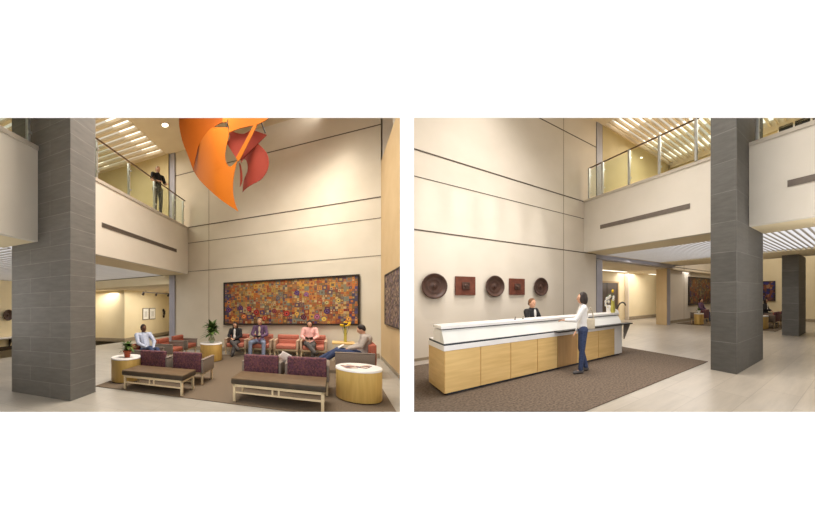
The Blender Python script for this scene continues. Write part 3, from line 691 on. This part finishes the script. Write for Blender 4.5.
for k in range(7): b.cyl((0, 0, .1), (rnd.uniform(-.12, .12), rnd.uniform(-.06, .06), .56), .006, 'leaf', n=6)
b.build('stems', t)
def leaf(b, p, d, L_, w, m, droop=.3):
    p, d = Vector(p), Vector(d).normalized(); sd = d.cross(Vector((0, 0, 1)))
    if sd.length < .1: sd = Vector((1, 0, 0))
    sd.normalize(); pts = []
    for i in range(5):
        q = i/4; c = p+d*L_*q-Vector((0, 0, droop*L_*q*q)); ww = w*math.sin(PI*(.12+.88*q))*(1-.2*q); pts += [c-sd*ww, c+sd*ww]
    b.add(pts, [[2*i, 2*i+1, 2*i+3, 2*i+2] for i in range(4)], m, True)
def plant(plan, pose, label, pot='terra', n=34, L_=.2, hp=.15, rp=.085, h0=.1, seed=1, glassy=False, name='potted_plant'):
    rnd = random.Random(seed); t = thing(plan, name, label, 'plant', pose)
    b = MB(plan, pose)
    b.lathe([(rp*.65, 0), (rp*.9, hp*.7), (rp*1.08, hp*.78), (rp*1.08, hp), (rp*.9, hp), (rp*.8, hp*.8), (0, hp*.8)] if not glassy else [(rp*.5, 0), (rp, hp*.35), (rp*.5, hp*.85), (rp*.6, hp)], pot, n=20); b.build('pot', t)
    b = MB(plan, pose); c = MB(plan, pose)
    for k in range(n):
        a_ = rnd.uniform(0, 2*PI); el = rnd.uniform(-.1, 1.2); z = hp+rnd.uniform(0, h0); r_ = rnd.uniform(0, .04)
        leaf(b, (math.cos(a_)*r_, math.sin(a_)*r_, z), (math.cos(a_)*math.cos(el), math.sin(a_)*math.cos(el), math.sin(el)), L_*rnd.uniform(.6, 1.1), L_*.17, 'leaf')
    b.build('foliage', t)
    for k in range(5): a_ = k*1.26; c.cyl((0, 0, hp*.7), (.05*math.cos(a_), .05*math.sin(a_), hp+h0), .006, 'leaf', n=6)
    c.build('stems', t); return t
plant(P, (.04, 1.64, .614, 0), 'leafy green plant in a terracotta pot on the left drum table', L_=.24, n=60, h0=.14, hp=.17, rp=.1)
plant(P, (.97, 4.9, .614, 0), 'arching branches in a rounded glass vase on the far drum table', 'vase_glass', 90, .4, .26, .12, .35, 5, True, 'vase_arrangement')

# people of the lounge
person(P, (-.46, 3.08, .013, -PI/2-.45), mod(SIT, head=(0, -.1, 1.17), neck=(0, -.12, 1.04), chest=(0, -.1, .88), shL=(-.19, -.12, .98), shR=(.19, -.12, .98), haL=(-.06, .34, .62), haR=(.06, .34, .62), knL=(-.1, .5, .58), knR=(.08, .46, .64), anL=(-.02, .86, .28), anR=(.16, .88, .46), toL=(.0, 1.0, .22), toR=(.2, 1.0, .5)),
       'man in a pale blue shirt and jeans sitting sideways in the rust armchair at left', 'skin_dk', 'shirt_blue', 'denim_dk', 'black', 'short', 'hair_dk', size=1.03)
person(P, (1.36, 6.3, .013, PI), mod(SIT, knR=(.02, .44, .56), anR=(-.22, .52, .3), toR=(-.32, .6, .26), anL=(-.05, .56, .1), toL=(-.06, .7, .05), haL=(-.05, .25, .66), haR=(.1, .22, .7), nod=.25),
       'woman in a black jacket sitting cross legged under the left end of the quilt', 'skin', 'blackcloth', 'greycloth', 'black', 'long', 'hair_dk', fem=True, open_shirt='shirt_wh', size=.92)
person(P, (2.3, 6.3, .013, PI), mod(SIT, knL=(-.2, .45, .5), knR=(.2, .45, .5), anL=(-.2, .5, .09), anR=(.2, .5, .09), toL=(-.24, .64, .04), toR=(.24, .64, .04), haL=(-.1, .26, .7), haR=(.1, .26, .7), nod=.35, head=(0, .05, 1.2)),
       'man in a plum cardigan and faded jeans reading under the quilt', 'skin', 'plum_sw', 'denim_lt', 'black', 'short', 'hair_gr', open_shirt='tanbag', size=1.03)
person(P, (4.0, 6.3, .013, PI), mod(SIT, knR=(.04, .44, .54), anR=(-.16, .55, .28), toR=(-.24, .66, .26), haL=(-.08, .26, .68), haR=(.1, .26, .68), nod=.3, head=(0, .04, 1.2)),
       'woman in a pink top and grey trousers reading under the right half of the quilt', 'skin', 'pink', 'greycloth', 'black', 'bob', 'hair_dk', fem=True, size=.97)
person(P, (5.42, 4.3, .013, PI/2), mod(SIT, head=(0, .06, 1.18), neck=(0, 0, 1.05), chest=(0, -.06, .88), shL=(-.17, -.02, .98), shR=(.17, -.02, .98), haL=(-.04, .36, .66), haR=(.04, .36, .66), hiL=(-.09, .14, .52), hiR=(.09, .14, .52), knL=(-.1, .62, .6), knR=(.1, .62, .6), anL=(-.08, .98, .28), anR=(.06, 1.04, .34), toL=(-.08, 1.12, .26), toR=(.06, 1.18, .36), nod=.45),
       'young man in a grey sweater and jeans looking down in the rust armchair at right', 'skin', 'greysw', 'denim_dk', 'black', 'short', 'hair_dk', size=.97)
person(P, (-1.3, 5.02, H1+.01, -1.9), mod(STAND, haL=(-.14, .3, 1.05), haR=(.14, .3, 1.05), elL=(-.25, .05, 1.14), elR=(.25, .05, 1.14), nod=.1),
       'man in a black shirt and grey trousers standing on the balcony', 'skin', 'blackcloth', 'greycloth', 'black', 'short', 'hair_gr', sleeves='short', size=1.12)
# books held
for (u, v, z, lab, m_) in ((2.3, 5.98, .72, 'open book in the hands of the man in plum', 'blackcloth'), (4.0, 5.99, .7, 'dark book in the hands of the woman in pink', 'leather_dk'), (4.9, 4.35, .68, 'white open book on the lap of the man in the grey sweater', 'paper')):
    b = MB(P, (u, v, z, PI/2 if u > 4.5 else 0)); 
    for sx in (-1, 1): b.box((sx*.065-.06, -.08, 0), (sx*.065+.06, .08, .02), m_, .004, rot=Matrix.Rotation(-sx*.3, 4, 'Y') @ Matrix.Rotation(-.6, 4, 'X'))
    tag(b.build('book'), lab, 'book')
b = MB(P, (3.76, 2.35, .62, .2)); b.box((-.1, -.02, 0), (.12, .02, .16), 'paper', .01, rot=Matrix.Rotation(.5, 4, 'Y')).box((-.14, 0, 0), (.06, .03, .1), 'paper', .01, rot=Matrix.Rotation(.9, 4, 'Y'))
tag(b.build('newspaper'), 'crumpled white newspaper between the two foreground plum armchairs', 'newspaper')

# ========================================================= RECEPTION HALL
P = RE
UF = .7
G0, G1_, GC = 3.1, 4.9, 8.02
VB = 5.573
def f(b):
    b.box((-4.5, VB, 0), (1.3, VB+.12, GC+.2), 'wall_r')
    for z, t_ in ((7.06, .03), (4.9, .035), (4.29, .018), (3.085, .03)): b.box((-4.5, VB-.008, z-t_/2), (1.3, VB+.002, z+t_/2), 'joint')
    b.box((-.19, VB-.006, 0), (-.17, VB+.002, GC), 'joint_soft')
structure('wall_reception', P, f)
structure('baseboard_reception', P, lambda b: b.box((-4.48, VB-.02, .01), (1.28, VB-.009, .1), 'white_base').box((-4.48, VB-.02, .105), (1.28, VB-.009, .17), 'base'))
structure('trim_2', P, lambda b: b.box((1.31, VB-.03, 0), (1.6, VB+.3, 2.9), 'lav').box((1.31, VB-.03, G1_), (1.6, VB+.3, GC-.01), 'lav'))
structure('trim_3', P, lambda b: b.box((6.5, 5.85, 0), (6.54, 6.5, 2.9), 'tan_wall').box((6.54, 5.85, 0), (6.85, 6.5, 2.9), 'lav'))
def f(b):
    b.box((1.31, VB+.05, 2.95), (6.9, VB+.35, G0-.005), 'lav').box((1.35, VB+.35, 2.9), (13, 9.4, 2.95), 'ceil').box((1.31, VB+.35, 2.95), (6.9, VB+.4, G1_), 'ceil')
structure('trim_4', P, f)
structure('wall_far', P, lambda b: b.box((6.86, 6.1, 0), (13.4, 6.2, GC+.2), 'wall_r').box((8.7, 6.09, 0), (8.72, 6.101, 6), 'joint_soft').box((6.86, 6.09, 3.06), (13.4, 6.101, 3.09), 'joint'))
structure('baseboard_far', P, lambda b: b.box((6.87, 6.07, .01), (13.3, 6.088, .16), 'base'))
structure('wall_end', P, lambda b: b.box((13.4, -6, 0), (13.5, 6.2, GC+.2), 'hall_wall'))
structure('baseboard_end', P, lambda b: b.box((13.37, -6, .01), (13.398, 6.08, .16), 'base'))
# hall beyond the opening
structure('wall_hall_right', P, lambda b: b.box((7.35, 9.1, 0), (11.5, 9.2, 2.9), 'hall_wall').box((1.3, 9.4, 0), (7.35, 9.5, 2.9), 'hall_wall').box((7.3, 9.1, 0), (7.35, 9.4, 2.9), 'white_base').box((1.3, VB+.31, 0), (1.35, 9.4, 2.9), 'hall_wall').box((11.5, 6.21, 0), (11.6, 9.2, 2.9), 'hall_wall'))
structure('baseboard_hall_right', P, lambda b: b.box((7.36, 9.07, .01), (11.4, 9.098, .2), 'base').box((1.36, 9.37, .01), (4.6, 9.398, .2), 'base'))
d_ = thing(P, 'door_1', 'dark recessed doorway', 'door', (4.7, 9.39, 0, 0)); d_['kind'] = 'structure'; del d_['label']; del d_['category']
b = MB(P, (4.7, 9.39, 0, 0)); b.box((.1, -.02, .01), (1.9, 0, 2.25), 'door_dark', .004).box((.98, -.03, .01), (1.02, -.02, 2.25), 'black'); b.build('door_leaf', d_)
b = MB(P, (4.7, 9.39, 0, 0)); b.box((0, -.05, .01), (.1, 0, 2.35), 'tan_wall').box((1.9, -.05, .01), (2.0, 0, 2.35), 'tan_wall').box((.1, -.05, 2.25), (1.9, 0, 2.35), 'tan_wall'); b.build('door_frame', d_)
for k, (u0, u1) in enumerate(((3.9, 6.6), (9.0, 10.2))):
    b = MB(P, (u0, 8.6, 2.898, 0)); b.box((0, 0, -.03), (u1-u0, .25, 0), 'lum_tube', .004)
    tag(b.build('ceiling_light'), ['long glowing ceiling strip in the hall above the orchid', 'short glowing ceiling strip in the hall by the far tan pier'][k], 'light')
# column
cl = MB(P); cl.box((-.04, 0, .002), (1.74, .54, GC-.005), 'stone_r'); tag(cl.build('stone_column'), 'tall grey stone block column in the foreground right of the reception carpet', 'column')
cl = MB(P); cl.box((6.6, .1, .002), (8.0, .66, G0-.005), 'stone_r'); tag(cl.build('stone_column'), 'smaller looking dark stone column in the distance at far right', 'column')
# balcony
def f(b):
    for v0, v1 in ((.545, VB-.005), (-3.2, -.005)):
        b.box((UF, v0, G0), (UF+.12, v1, G1_), 'fascia').box((UF-.02, v0, G1_-.05), (UF+.14, v1, G1_+.03), 'cap')
        b.box((UF+.12, v0, G0), (1.75, v1, G0+.04), 'hall_wall').box((UF+.14, v0, G1_-.3), (7.4, v1, G1_), 'ceil')
    b.box((1.805, -.004, G1_-.3), (7.4, .544, G1_), 'ceil').box((5.5, -3.2, G0), (7.4, VB, G0+.05), 'hall_wall')
    b.box((7.4, -3.2, G0), (7.52, 6.08, G1_), 'fascia')
structure('trim_balcony_right', P, f)
structure('ceiling_lower_right', P, lambda b: (slats(b, 1.82, 5.5, -3.2, VB, G0+.01, .15, 'slat_white', 'lum_cool', .055, .02)))
structure('ceiling_upper_right', P, lambda b: b.box((-4.5, -3.5, GC), (1.65, VB+.1, GC+.1), 'ceil').box((7.4, -3.5, GC), (13.5, 6.2, GC+.1), 'ceil'))
def f(b):
    b.box((1.66, -3.5, GC+.22), (7.4, 5.54, GC+.25), 'lum_warm').box((1.66, 5.45, GC-.01), (7.4, 5.54, GC+.22), 'slat').box((6.15, -3.5, GC-.2), (6.3, 5.45, GC+.22), 'slat')
    v = -3.4
    while v < 5.4:
        b.box((1.66, v, GC), (7.4, v+.07, GC+.12), 'slat'); v += .27
    b.box((2.0, -3.4, GC+.17), (2.8, 5.4, GC+.19), 'lum_tube').box((3.8, -3.4, GC+.17), (4.5, 5.4, GC+.19), 'lum_tube').box((5.4, -3.4, GC+.17), (6.0, 5.4, GC+.19), 'lum_tube')
structure('ceiling_slats_right', P, f)
structure('wall_upper_reception', P, lambda b: b.box((1.61, VB-.03, G1_), (6.25, VB, GC), 'olive_wall'))
structure('wall_upper_end', P, lambda b: b.box((6.2, -3.2, G1_+.001), (6.3, VB-.03, GC-.2), 'olive_wall'))
railing(P, UF+.05, .6, 5.35, G1_+.035, [1.25, 2.35, 3.45, 4.6, 5.28], 'glass balcony railing above the reception desk')
railing(P, UF+.05, -3.1, -.04, G1_+.035, [-2.4, -1.25, -.18], 'glass balcony railing right of the near grey column')
grille(P, UF-.014, 1.42, 4.72, 3.79, .13, 'dark slot air grille in the balcony front left of the column')
grille(P, UF-.014, -3.0, -.74, 3.77, .13, 'dark slot air grille in the balcony front right of the column')
downlight(P, 3.3, 5.0, 7.2, 'small glowing downlight hanging beyond the reception railing', .05)
t = thing(P, 'window_1', 'x', 'window', (6.19, -.6, 7.0, 0)); t['kind'] = 'structure'; del t['label']; del t['category']
b = MB(P, (6.19, -.9, 7.0, 0)); b.box((-.03, 0, 0), (0, 1.6, .95), 'white_top'); b.build('window_frame', t, P.w(6.19, -.6, 7.0))
b = MB(P, (6.19, -.9, 7.0, 0)); 
for y in (.05, .58, 1.1): b.box((-.04, y, .06), (-.032, y+.46, .43), 'window_dark').box((-.04, y, .5), (-.032, y+.46, .9), 'window_dark')
b.build('window_pane', t, P.w(6.19, -.6, 7.0))
# carpet
b = MB(P, (-2, 3, .002, 0))
# front edge runs along v = .88 until it meets the front wall, then follows that wall
def edge_u(yw): return (yw - P.O.y - .88*P.V.y)/P.U.y
c0 = P.inv(.05, 4.95); c1 = (edge_u(4.95), .88); c2 = (u_w := ((.05 - P.O.x - (VB-.03)*P.V.x)/P.U.x), VB-.03)
poly = [c0, c1, (.56, .88), (.56, VB-.03), c2]; n = len(poly)
b.add([(x+2, y-3, 0) for x, y in poly] + [(x+2, y-3, .012) for x, y in poly], [list(range(n)), list(range(n, 2*n))] + [[i, (i+1) % n, n+(i+1) % n, n+i] for i in range(n)], 'rug_r')
tag(b.build('carpet'), 'dark grey brown carpet under the reception desk', 'carpet')

# reception desk
v0 = 2.9; pose = (-4.44, v0, .013, 0); W = 4.17; D = .9
t = thing(P, 'reception_desk', 'long reception desk of maple panels with a white sloping upper front', 'desk', pose)
def mb(): return MB(P, pose)
b = mb(); b.box((.05, .05, 0), (W-.05, D-.1, .045), 'dark_gap'); b.build('plinth', t)
b = mb(); b.box((0, .012, .045), (W, D, .71), 'maple'); b.build('carcass', t)
ed = [0, .55, 1.09, 1.65, 2.13, 2.66, 3.33, 3.9]
for k in range(7):
    b = mb(); b.box((ed[k]+.006, -.004, .045), (ed[k+1]-.006, .011, .71), 'wood_dk' if k == 4 else 'maple', .002, smooth=False); b.build('front_panel', t)
b = mb(); b.box((3.9, -.006, .045), (W+.01, D+.01, .712), 'white_top'); b.build('end_panel', t)
b = mb(); b.box((-.01, -.01, .713), (W+.01, D+.01, .795), 'white_top', .004, smooth=False); b.build('counter_band', t)
b = mb(); b.box((.0, .012, .795), (W, D-.02, .825), 'dark_gap'); b.build('shadow_gap', t)
b = mb(); b.prism([(0, .826), (.0, .835), (.13, 1.03), (.2, 1.03), (.2, .826)], -.005, W+.005, 'pale_panel').prism([(.2, .826), (.2, 1.03), (.55, 1.03), (.62, .95), (.62, .826)], 0, W, 'white_top'); b.build('sloping_front', t)
b = mb(); b.box((.02, .135, 1.03), (W-.02, .5, 1.05), 'dark_gap'); b.build('upper_gap', t)
b = mb(); b.box((-.02, .1, 1.05), (W+.03, .56, 1.1), 'white_top', .006, smooth=False); b.build('transaction_top', t)
b = mb(); b.box((0, .625, .826), (W, D, .84), 'white_top'); b.build('work_surface', t)
b = mb(); b.box((2.05, -.16, .80), (W+.28, .02, .83), 'black', .004, smooth=False); b.build('glass_shelf', t)
b = mb(); b.add([(W+.012, -.1, .8), (W+.25, -.1, .8), (W+.012, -.1, .42), (W+.012, -.06, .8), (W+.25, -.06, .8), (W+.012, -.06, .42)], [[0, 1, 2], [3, 5, 4], [0, 3, 4, 1], [1, 4, 5, 2], [2, 5, 3, 0]], 'grille'); b.build('bracket', t)
b = mb(); b.prism([(.12, 1.1), (.14, 1.16), (.34, 1.24), (.48, 1.3), (.56, 1.28), (.56, 1.1)], W-.012, W+.03, 'white_top'); b.build('end_fin', t)
# things on the desk
t = thing(P, 'orchid', 'white orchid in a yellow green vase on the right end of the desk', 'plant', (-.37, 3.12, 1.113, 0)); pose2 = (-.37, 3.12, 1.115, 0)
b = MB(P, pose2); b.lathe([(.05, 0), (.07, .05), (.055, .2), (.045, .33), (.05, .35)], 'vase_gr', n=18); b.build('vase', t)
b = MB(P, pose2); b.tube([(0, 0, .3), (-.03, 0, .46), (-.12, 0, .5), (-.24, 0, .42)], .008, 'leaf', 6).tube([(0, 0, .3), (.02, 0, .46), (.0, 0, .56)], .008, 'leaf', 6); b.build('stem', t)
b = MB(P, pose2)
for c in ((-.24, 0, .38), (-.2, -.03, .3), (-.26, .02, .22), (-.17, 0, .4), (-.12, 0, .44), (-.02, -.03, .36), (.02, 0, .42), (-.28, 0, .3), (-.22, 0, .16)):
    for k in range(5): a_ = k*2*PI/5; b.ball((c[0]+.027*math.cos(a_), c[1]-.01, c[2]+.027*math.sin(a_)), (.022, .008, .022), 'petal', 8)
    b.ball((c[0], c[1]-.018, c[2]), .01, 'yellow', 6)
b.build('blossoms', t)
b = MB(P, pose2); b.ball((.0, 0, .58), (.04, .03, .05), 'yellow', 8); b.build('bud', t)
b = MB(P, (.0, 3.2, 1.32, 0)); b.tube([(-.12, 0, -.12+.0), (-.06, 0, -.03), (.0, 0, .03), (.1, 0, .06), (.2, 0, .03), (.24, 0, -.03)], .02, 'black', 8)
tag(b.build('desk_lamp'), 'black curved lamp arm at the right end of the desk', 'lamp')
for k, (x, lab) in enumerate(((1.33, 'left of two small pens standing on the desk top'), (1.5, 'right of two small pens standing on the desk top'))):
    b = MB(P, (-4.44+x, v0+.3, 1.113, 0)); b.lathe([(.015, 0), (.018, .008), (.005, .02)], 'black', n=10).cyl((0, 0, .015), (.008, 0, .06), .005, 'black')
    tag(b.build('desk_pen'), lab, 'pen', 'pens on the reception desk')
b = MB(P, (-4.3, v0+.75, .853, 0)); b.box((0, 0, 0), (.2, .3, .1), 'white_top', .02)
tag(b.build('paper_tray'), 'small white tray on the left end of the desk work surface', 'tray')

# carved wall pieces
GP = 'carved wooden pieces on the reception wall'
plate(P, (-3.93, VB-.01, 1.81), .30, 'y', 'largest looking round carved plate, leftmost on the reception wall', 1, GP)
plate(P, (-2.51, VB-.01, 1.83), .29, 'y', 'middle round carved plate between the two square plaques', 1, GP)
plate(P, (-1.09, VB-.01, 1.84), .28, 'y', 'round carved plate above the receptionist, rightmost', 1, GP)
for u, lab in ((-3.24, 'red brown square carved plaque between the left and middle round plates'), (-1.85, 'red brown square carved plaque between the middle and right round plates')):
    t = thing(P, 'carved_plaque', lab, 'plaque', (u, VB-.01, 1.83, 0), GP); h = .235
    b = MB(P, (u, VB-.01, 1.83, 0)); b.box((-h, -.05, -h), (h, -.002, h), 'plate_red', .008, smooth=False); b.build('board', t)
    b = MB(P, (u, VB-.01, 1.83, 0)); b.box((-.09, -.08, -.09), (.09, -.05, .09), 'plate', .01).ball((0, -.085, 0), (.05, .025, .05), 'plate'); b.build('boss', t)

# people of the reception
person(P, (-2.06, 2.36, .013, R(58)), mod(STAND, haL=(-.14, .38, 1.13), elL=(-.22, .18, 1.13), haR=(.2, .12, .86), elR=(.24, -.04, 1.1), anR=(.1, -.08, .09), toR=(.11, .07, .04), anL=(-.1, .06, .09), toL=(-.12, .2, .04)),
       'woman in a white top and jeans leaning a hand on the reception desk', 'skin', 'shirt_wh', 'denim_dk', 'greycloth', 'bob', 'hair_dk', fem=True, vox=.009, size=.965, wide=.94)
person(P, (-2.12, 4.27, .19, R(205)), mod(SIT, yaw=-.3),
       'receptionist in a black jacket and white blouse seated behind the desk', 'skin', 'blackcloth', 'blackcloth', 'black', 'tied', 'hair_br', fem=True, open_shirt='shirt_wh')
t = thing(P, 'shoulder_bag', 'beige shoulder bag at the hip of the standing woman', 'bag', (-1.99, 2.25, .9, 0)); pose2 = (-1.99, 2.25, .9, R(58))
b = MB(P, pose2); b.box((-.04, -.12, 0), (.04, .08, .22), 'tanbag', .03, seg=3); b.build('pouch', t)
b = MB(P, pose2); b.tube([(0, -.1, .2), (-.04, -.06, .36), (-.07, -.02, .44), (-.04, .03, .36), (0, .06, .2)], .012, 'tanbag', 6); b.build('strap', t)
# swivel chair of receptionist (behind the desk)
t = thing(P, 'office_chair', 'office chair under the receptionist', 'chair', (-2.12, 4.25, .013, 0)); pose2 = (-2.12, 4.25, .013, R(220))
b = MB(P, pose2); b.box((-.24, -.2, .42), (.24, .26, .5), 'blackcloth', .03); b.build('seat', t)
b = MB(P, pose2); b.box((-.2, -.3, .55), (.2, -.24, .95), 'blackcloth', .03); b.build('backrest', t)
b = MB(P, pose2); b.cyl((0, 0, .05), (0, 0, .42), .03, 'steel').cyl((0, -.27, .3), (0, -.27, .6), .02, 'steel').cyl((0, -.27, .42), (0, 0, .42), .02, 'steel')
for k in range(5): a_ = k*2*PI/5; b.cyl((0, 0, .08), (.26*math.cos(a_), .26*math.sin(a_), .03), .02, 'steel')
b.build('base', t)

# far lounge seen past the column
quilt(P, 9.18, 13.2, .94, 2.62, 6.088, 'patchwork quilt on the distant wall left of the near grey column', 9, 34, .72)
wall_art(P, 'u', 13.398, 2.5, 3.7, 1.15, 2.38, 'art_blue', 'blue and rust woven hanging on the distant end wall between the two columns')
drum(P, 7.85, 4.75, .25, .58, 'distant golden drum table left of the near column under the quilt')
drum(P, 8.1, 1.88, .36, .6, 'distant golden drum table seen between the two grey columns')
GF = 'plum armchairs in the distant lounge'
armchair(P, (8.35, 4.55, .013, 0), 'distant plum armchair against the left edge of the near column', GF)
armchair(P, (8.95, 1.3, .013, 0), 'distant plum armchair between the columns with a person beyond it', GF)
armchair(P, (9.95, 1.25, .013, 0), 'distant plum armchair just left of the far column', GF)
b = MB(P, (11.5, 4.5, .002, 0)); b.box((-4.0, -3.4, 0), (1.8, 1.4, .012), 'rug_l'); tag(b.build('area_rug'), 'distant brown rug under the far lounge seats', 'rug')
plant(P, (7.85, 4.75, .614, 0), 'small white flower arrangement on the distant drum table', 'petal', 20, .2, .12, .09, .06, 8)
person(P, (10.7, 2.35, .013, PI), mod(SIT), 'distant seated person in black and white between the two columns', 'skin', 'blackcloth', 'blackcloth', 'black', 'long', 'hair_dk', fem=True, vox=.02, open_shirt='shirt_wh')
person(P, (9.6, 5.5, .013, PI), mod(SIT), 'distant seated person in red under the quilt at the column edge', 'skin', 'plum_sw', 'denim', 'black', 'short', 'hair_dk', vox=.02)
b = MB(P, (9.4, -.1, 3.25, 0)); b.add([(0, 0, .1), (.6, -.1, .35), (.9, .0, .9), (.2, .1, .8), (.0, .03, .1), (.6, -.07, .35), (.9, .03, .9), (.2, .13, .8)], [[0, 1, 2, 3], [7, 6, 5, 4], [0, 4, 5, 1], [1, 5, 6, 2], [2, 6, 7, 3], [3, 7, 4, 0]], 'orange')
b.cyl((.4, 0, .6), (.4, 0, 4.9), .015, 'black'); tag(b.build('hanging_sculpture'), 'tip of an orange hanging blade beyond the far column', 'sculpture')

# ------------------------------------------------------------------ lights
def area(plan, u, v, z, sx, sy, e, col, tgt=None, name='area_lamp', spread=PI):
    l = bpy.data.lights.new(name, 'AREA'); l.shape = 'RECTANGLE'; l.size = sx; l.size_y = sy; l.energy = e; l.color = col; l.spread = spread
    o = bpy.data.objects.new(name, l); COL.objects.link(o); o.location = plan.w(u, v, z)
    if tgt is not None: o.rotation_euler = (plan.w(*tgt)-o.location).to_track_quat('-Z', 'Y').to_euler()
    return o
def spot(plan, p, tgt, e, col, ang=60, blend=.6, r=.05):
    l = bpy.data.lights.new('spot_lamp', 'SPOT'); l.energy = e; l.color = col; l.spot_size = R(ang); l.spot_blend = blend; l.shadow_soft_size = r
    o = bpy.data.objects.new('spot_lamp', l); COL.objects.link(o); o.location = plan.w(*p); o.rotation_euler = (plan.w(*tgt)-o.location).to_track_quat('-Z', 'Y').to_euler()
WARM = (1, .94, .85); NEU = (1, .965, .93)
area(LO, 2.3, 2.6, 8.6, 5, 4, 590, WARM, spread=2.3)
area(LO, -2.5, -1.2, 2.0, 1.5, 2, 16, NEU, (-1, 0, 2.0))  # unseen lamp added left of view to brighten the lounge column's front face
area(RE, 1.0, -2.6, 2.2, 1.5, 2, 60, NEU, (1, 0, 1.8))  # unseen lamp added right of view to lighten the reception column's right face
area(LO, -4.5, 3, 8.5, 4, 5, 240, WARM)
area(LO, -4.5, 3.5, 3.2, 4, 5, 60, NEU)
area(LO, -4, 10.5, 2.8, 3, 4, 130, WARM)
area(LO, -7.6, 7.8, 2.8, 3, .8, 60, WARM)
area(LO, 3.2, 4.6, 7.9, 4, .6, 60, WARM, (3, 6.9, 1.6), spread=1.3)
area(LO, 3.2, 6.2, 8.71, 5, .3, 14, NEU, (3.2, 6.96, 8.3))
area(RE, -2, 1.9, 7.9, 4, 3.5, 325, NEU, spread=2.1)
area(RE, 4.2, 1.5, 7.8, 4, 5, 260, WARM)
area(RE, 3.8, 2.5, 3.05, 3, 4.5, 90, NEU)
area(RE, 8, 7.8, 2.85, 4, 2, 110, NEU)
area(RE, 4, 7.8, 2.85, 3, 2, 60, NEU)
area(RE, 10.5, 2.5, 7.8, 4, 5, 300, WARM)
for u in (-3.93, -3.24, -2.51, -1.85, -1.09): spot(RE, (u+.05, VB-1.5, 7.6), (u, VB, 1.8), 620, NEU, 20, 1, .04)
spot(LO, (1.2, 4.9, 8.4), (1.2, 6.9, 2), 110, NEU, 50, 1); spot(LO, (4.6, 4.9, 8.4), (4.6, 6.9, 2), 110, NEU, 50, 1)
w = bpy.data.worlds.new('World'); SC.world = w; w.use_nodes = True
w.node_tree.nodes['Background'].inputs[0].default_value = (1, 1, 1, 1); w.node_tree.nodes['Background'].inputs[1].default_value = 1.25
SC.view_settings.view_transform = 'Standard'
# ------------------------------------------------------------------ camera
cd = bpy.data.cameras.new('camera'); cam = bpy.data.objects.new('camera', cd); COL.objects.link(cam)
cam.location = (0, 0, 1.8); cam.rotation_euler = (PI/2, 0, 0)
cd.sensor_width = 36; cd.lens = 36*360/815; cd.shift_y = 35/815; cd.clip_end = 200
SC.camera = cam
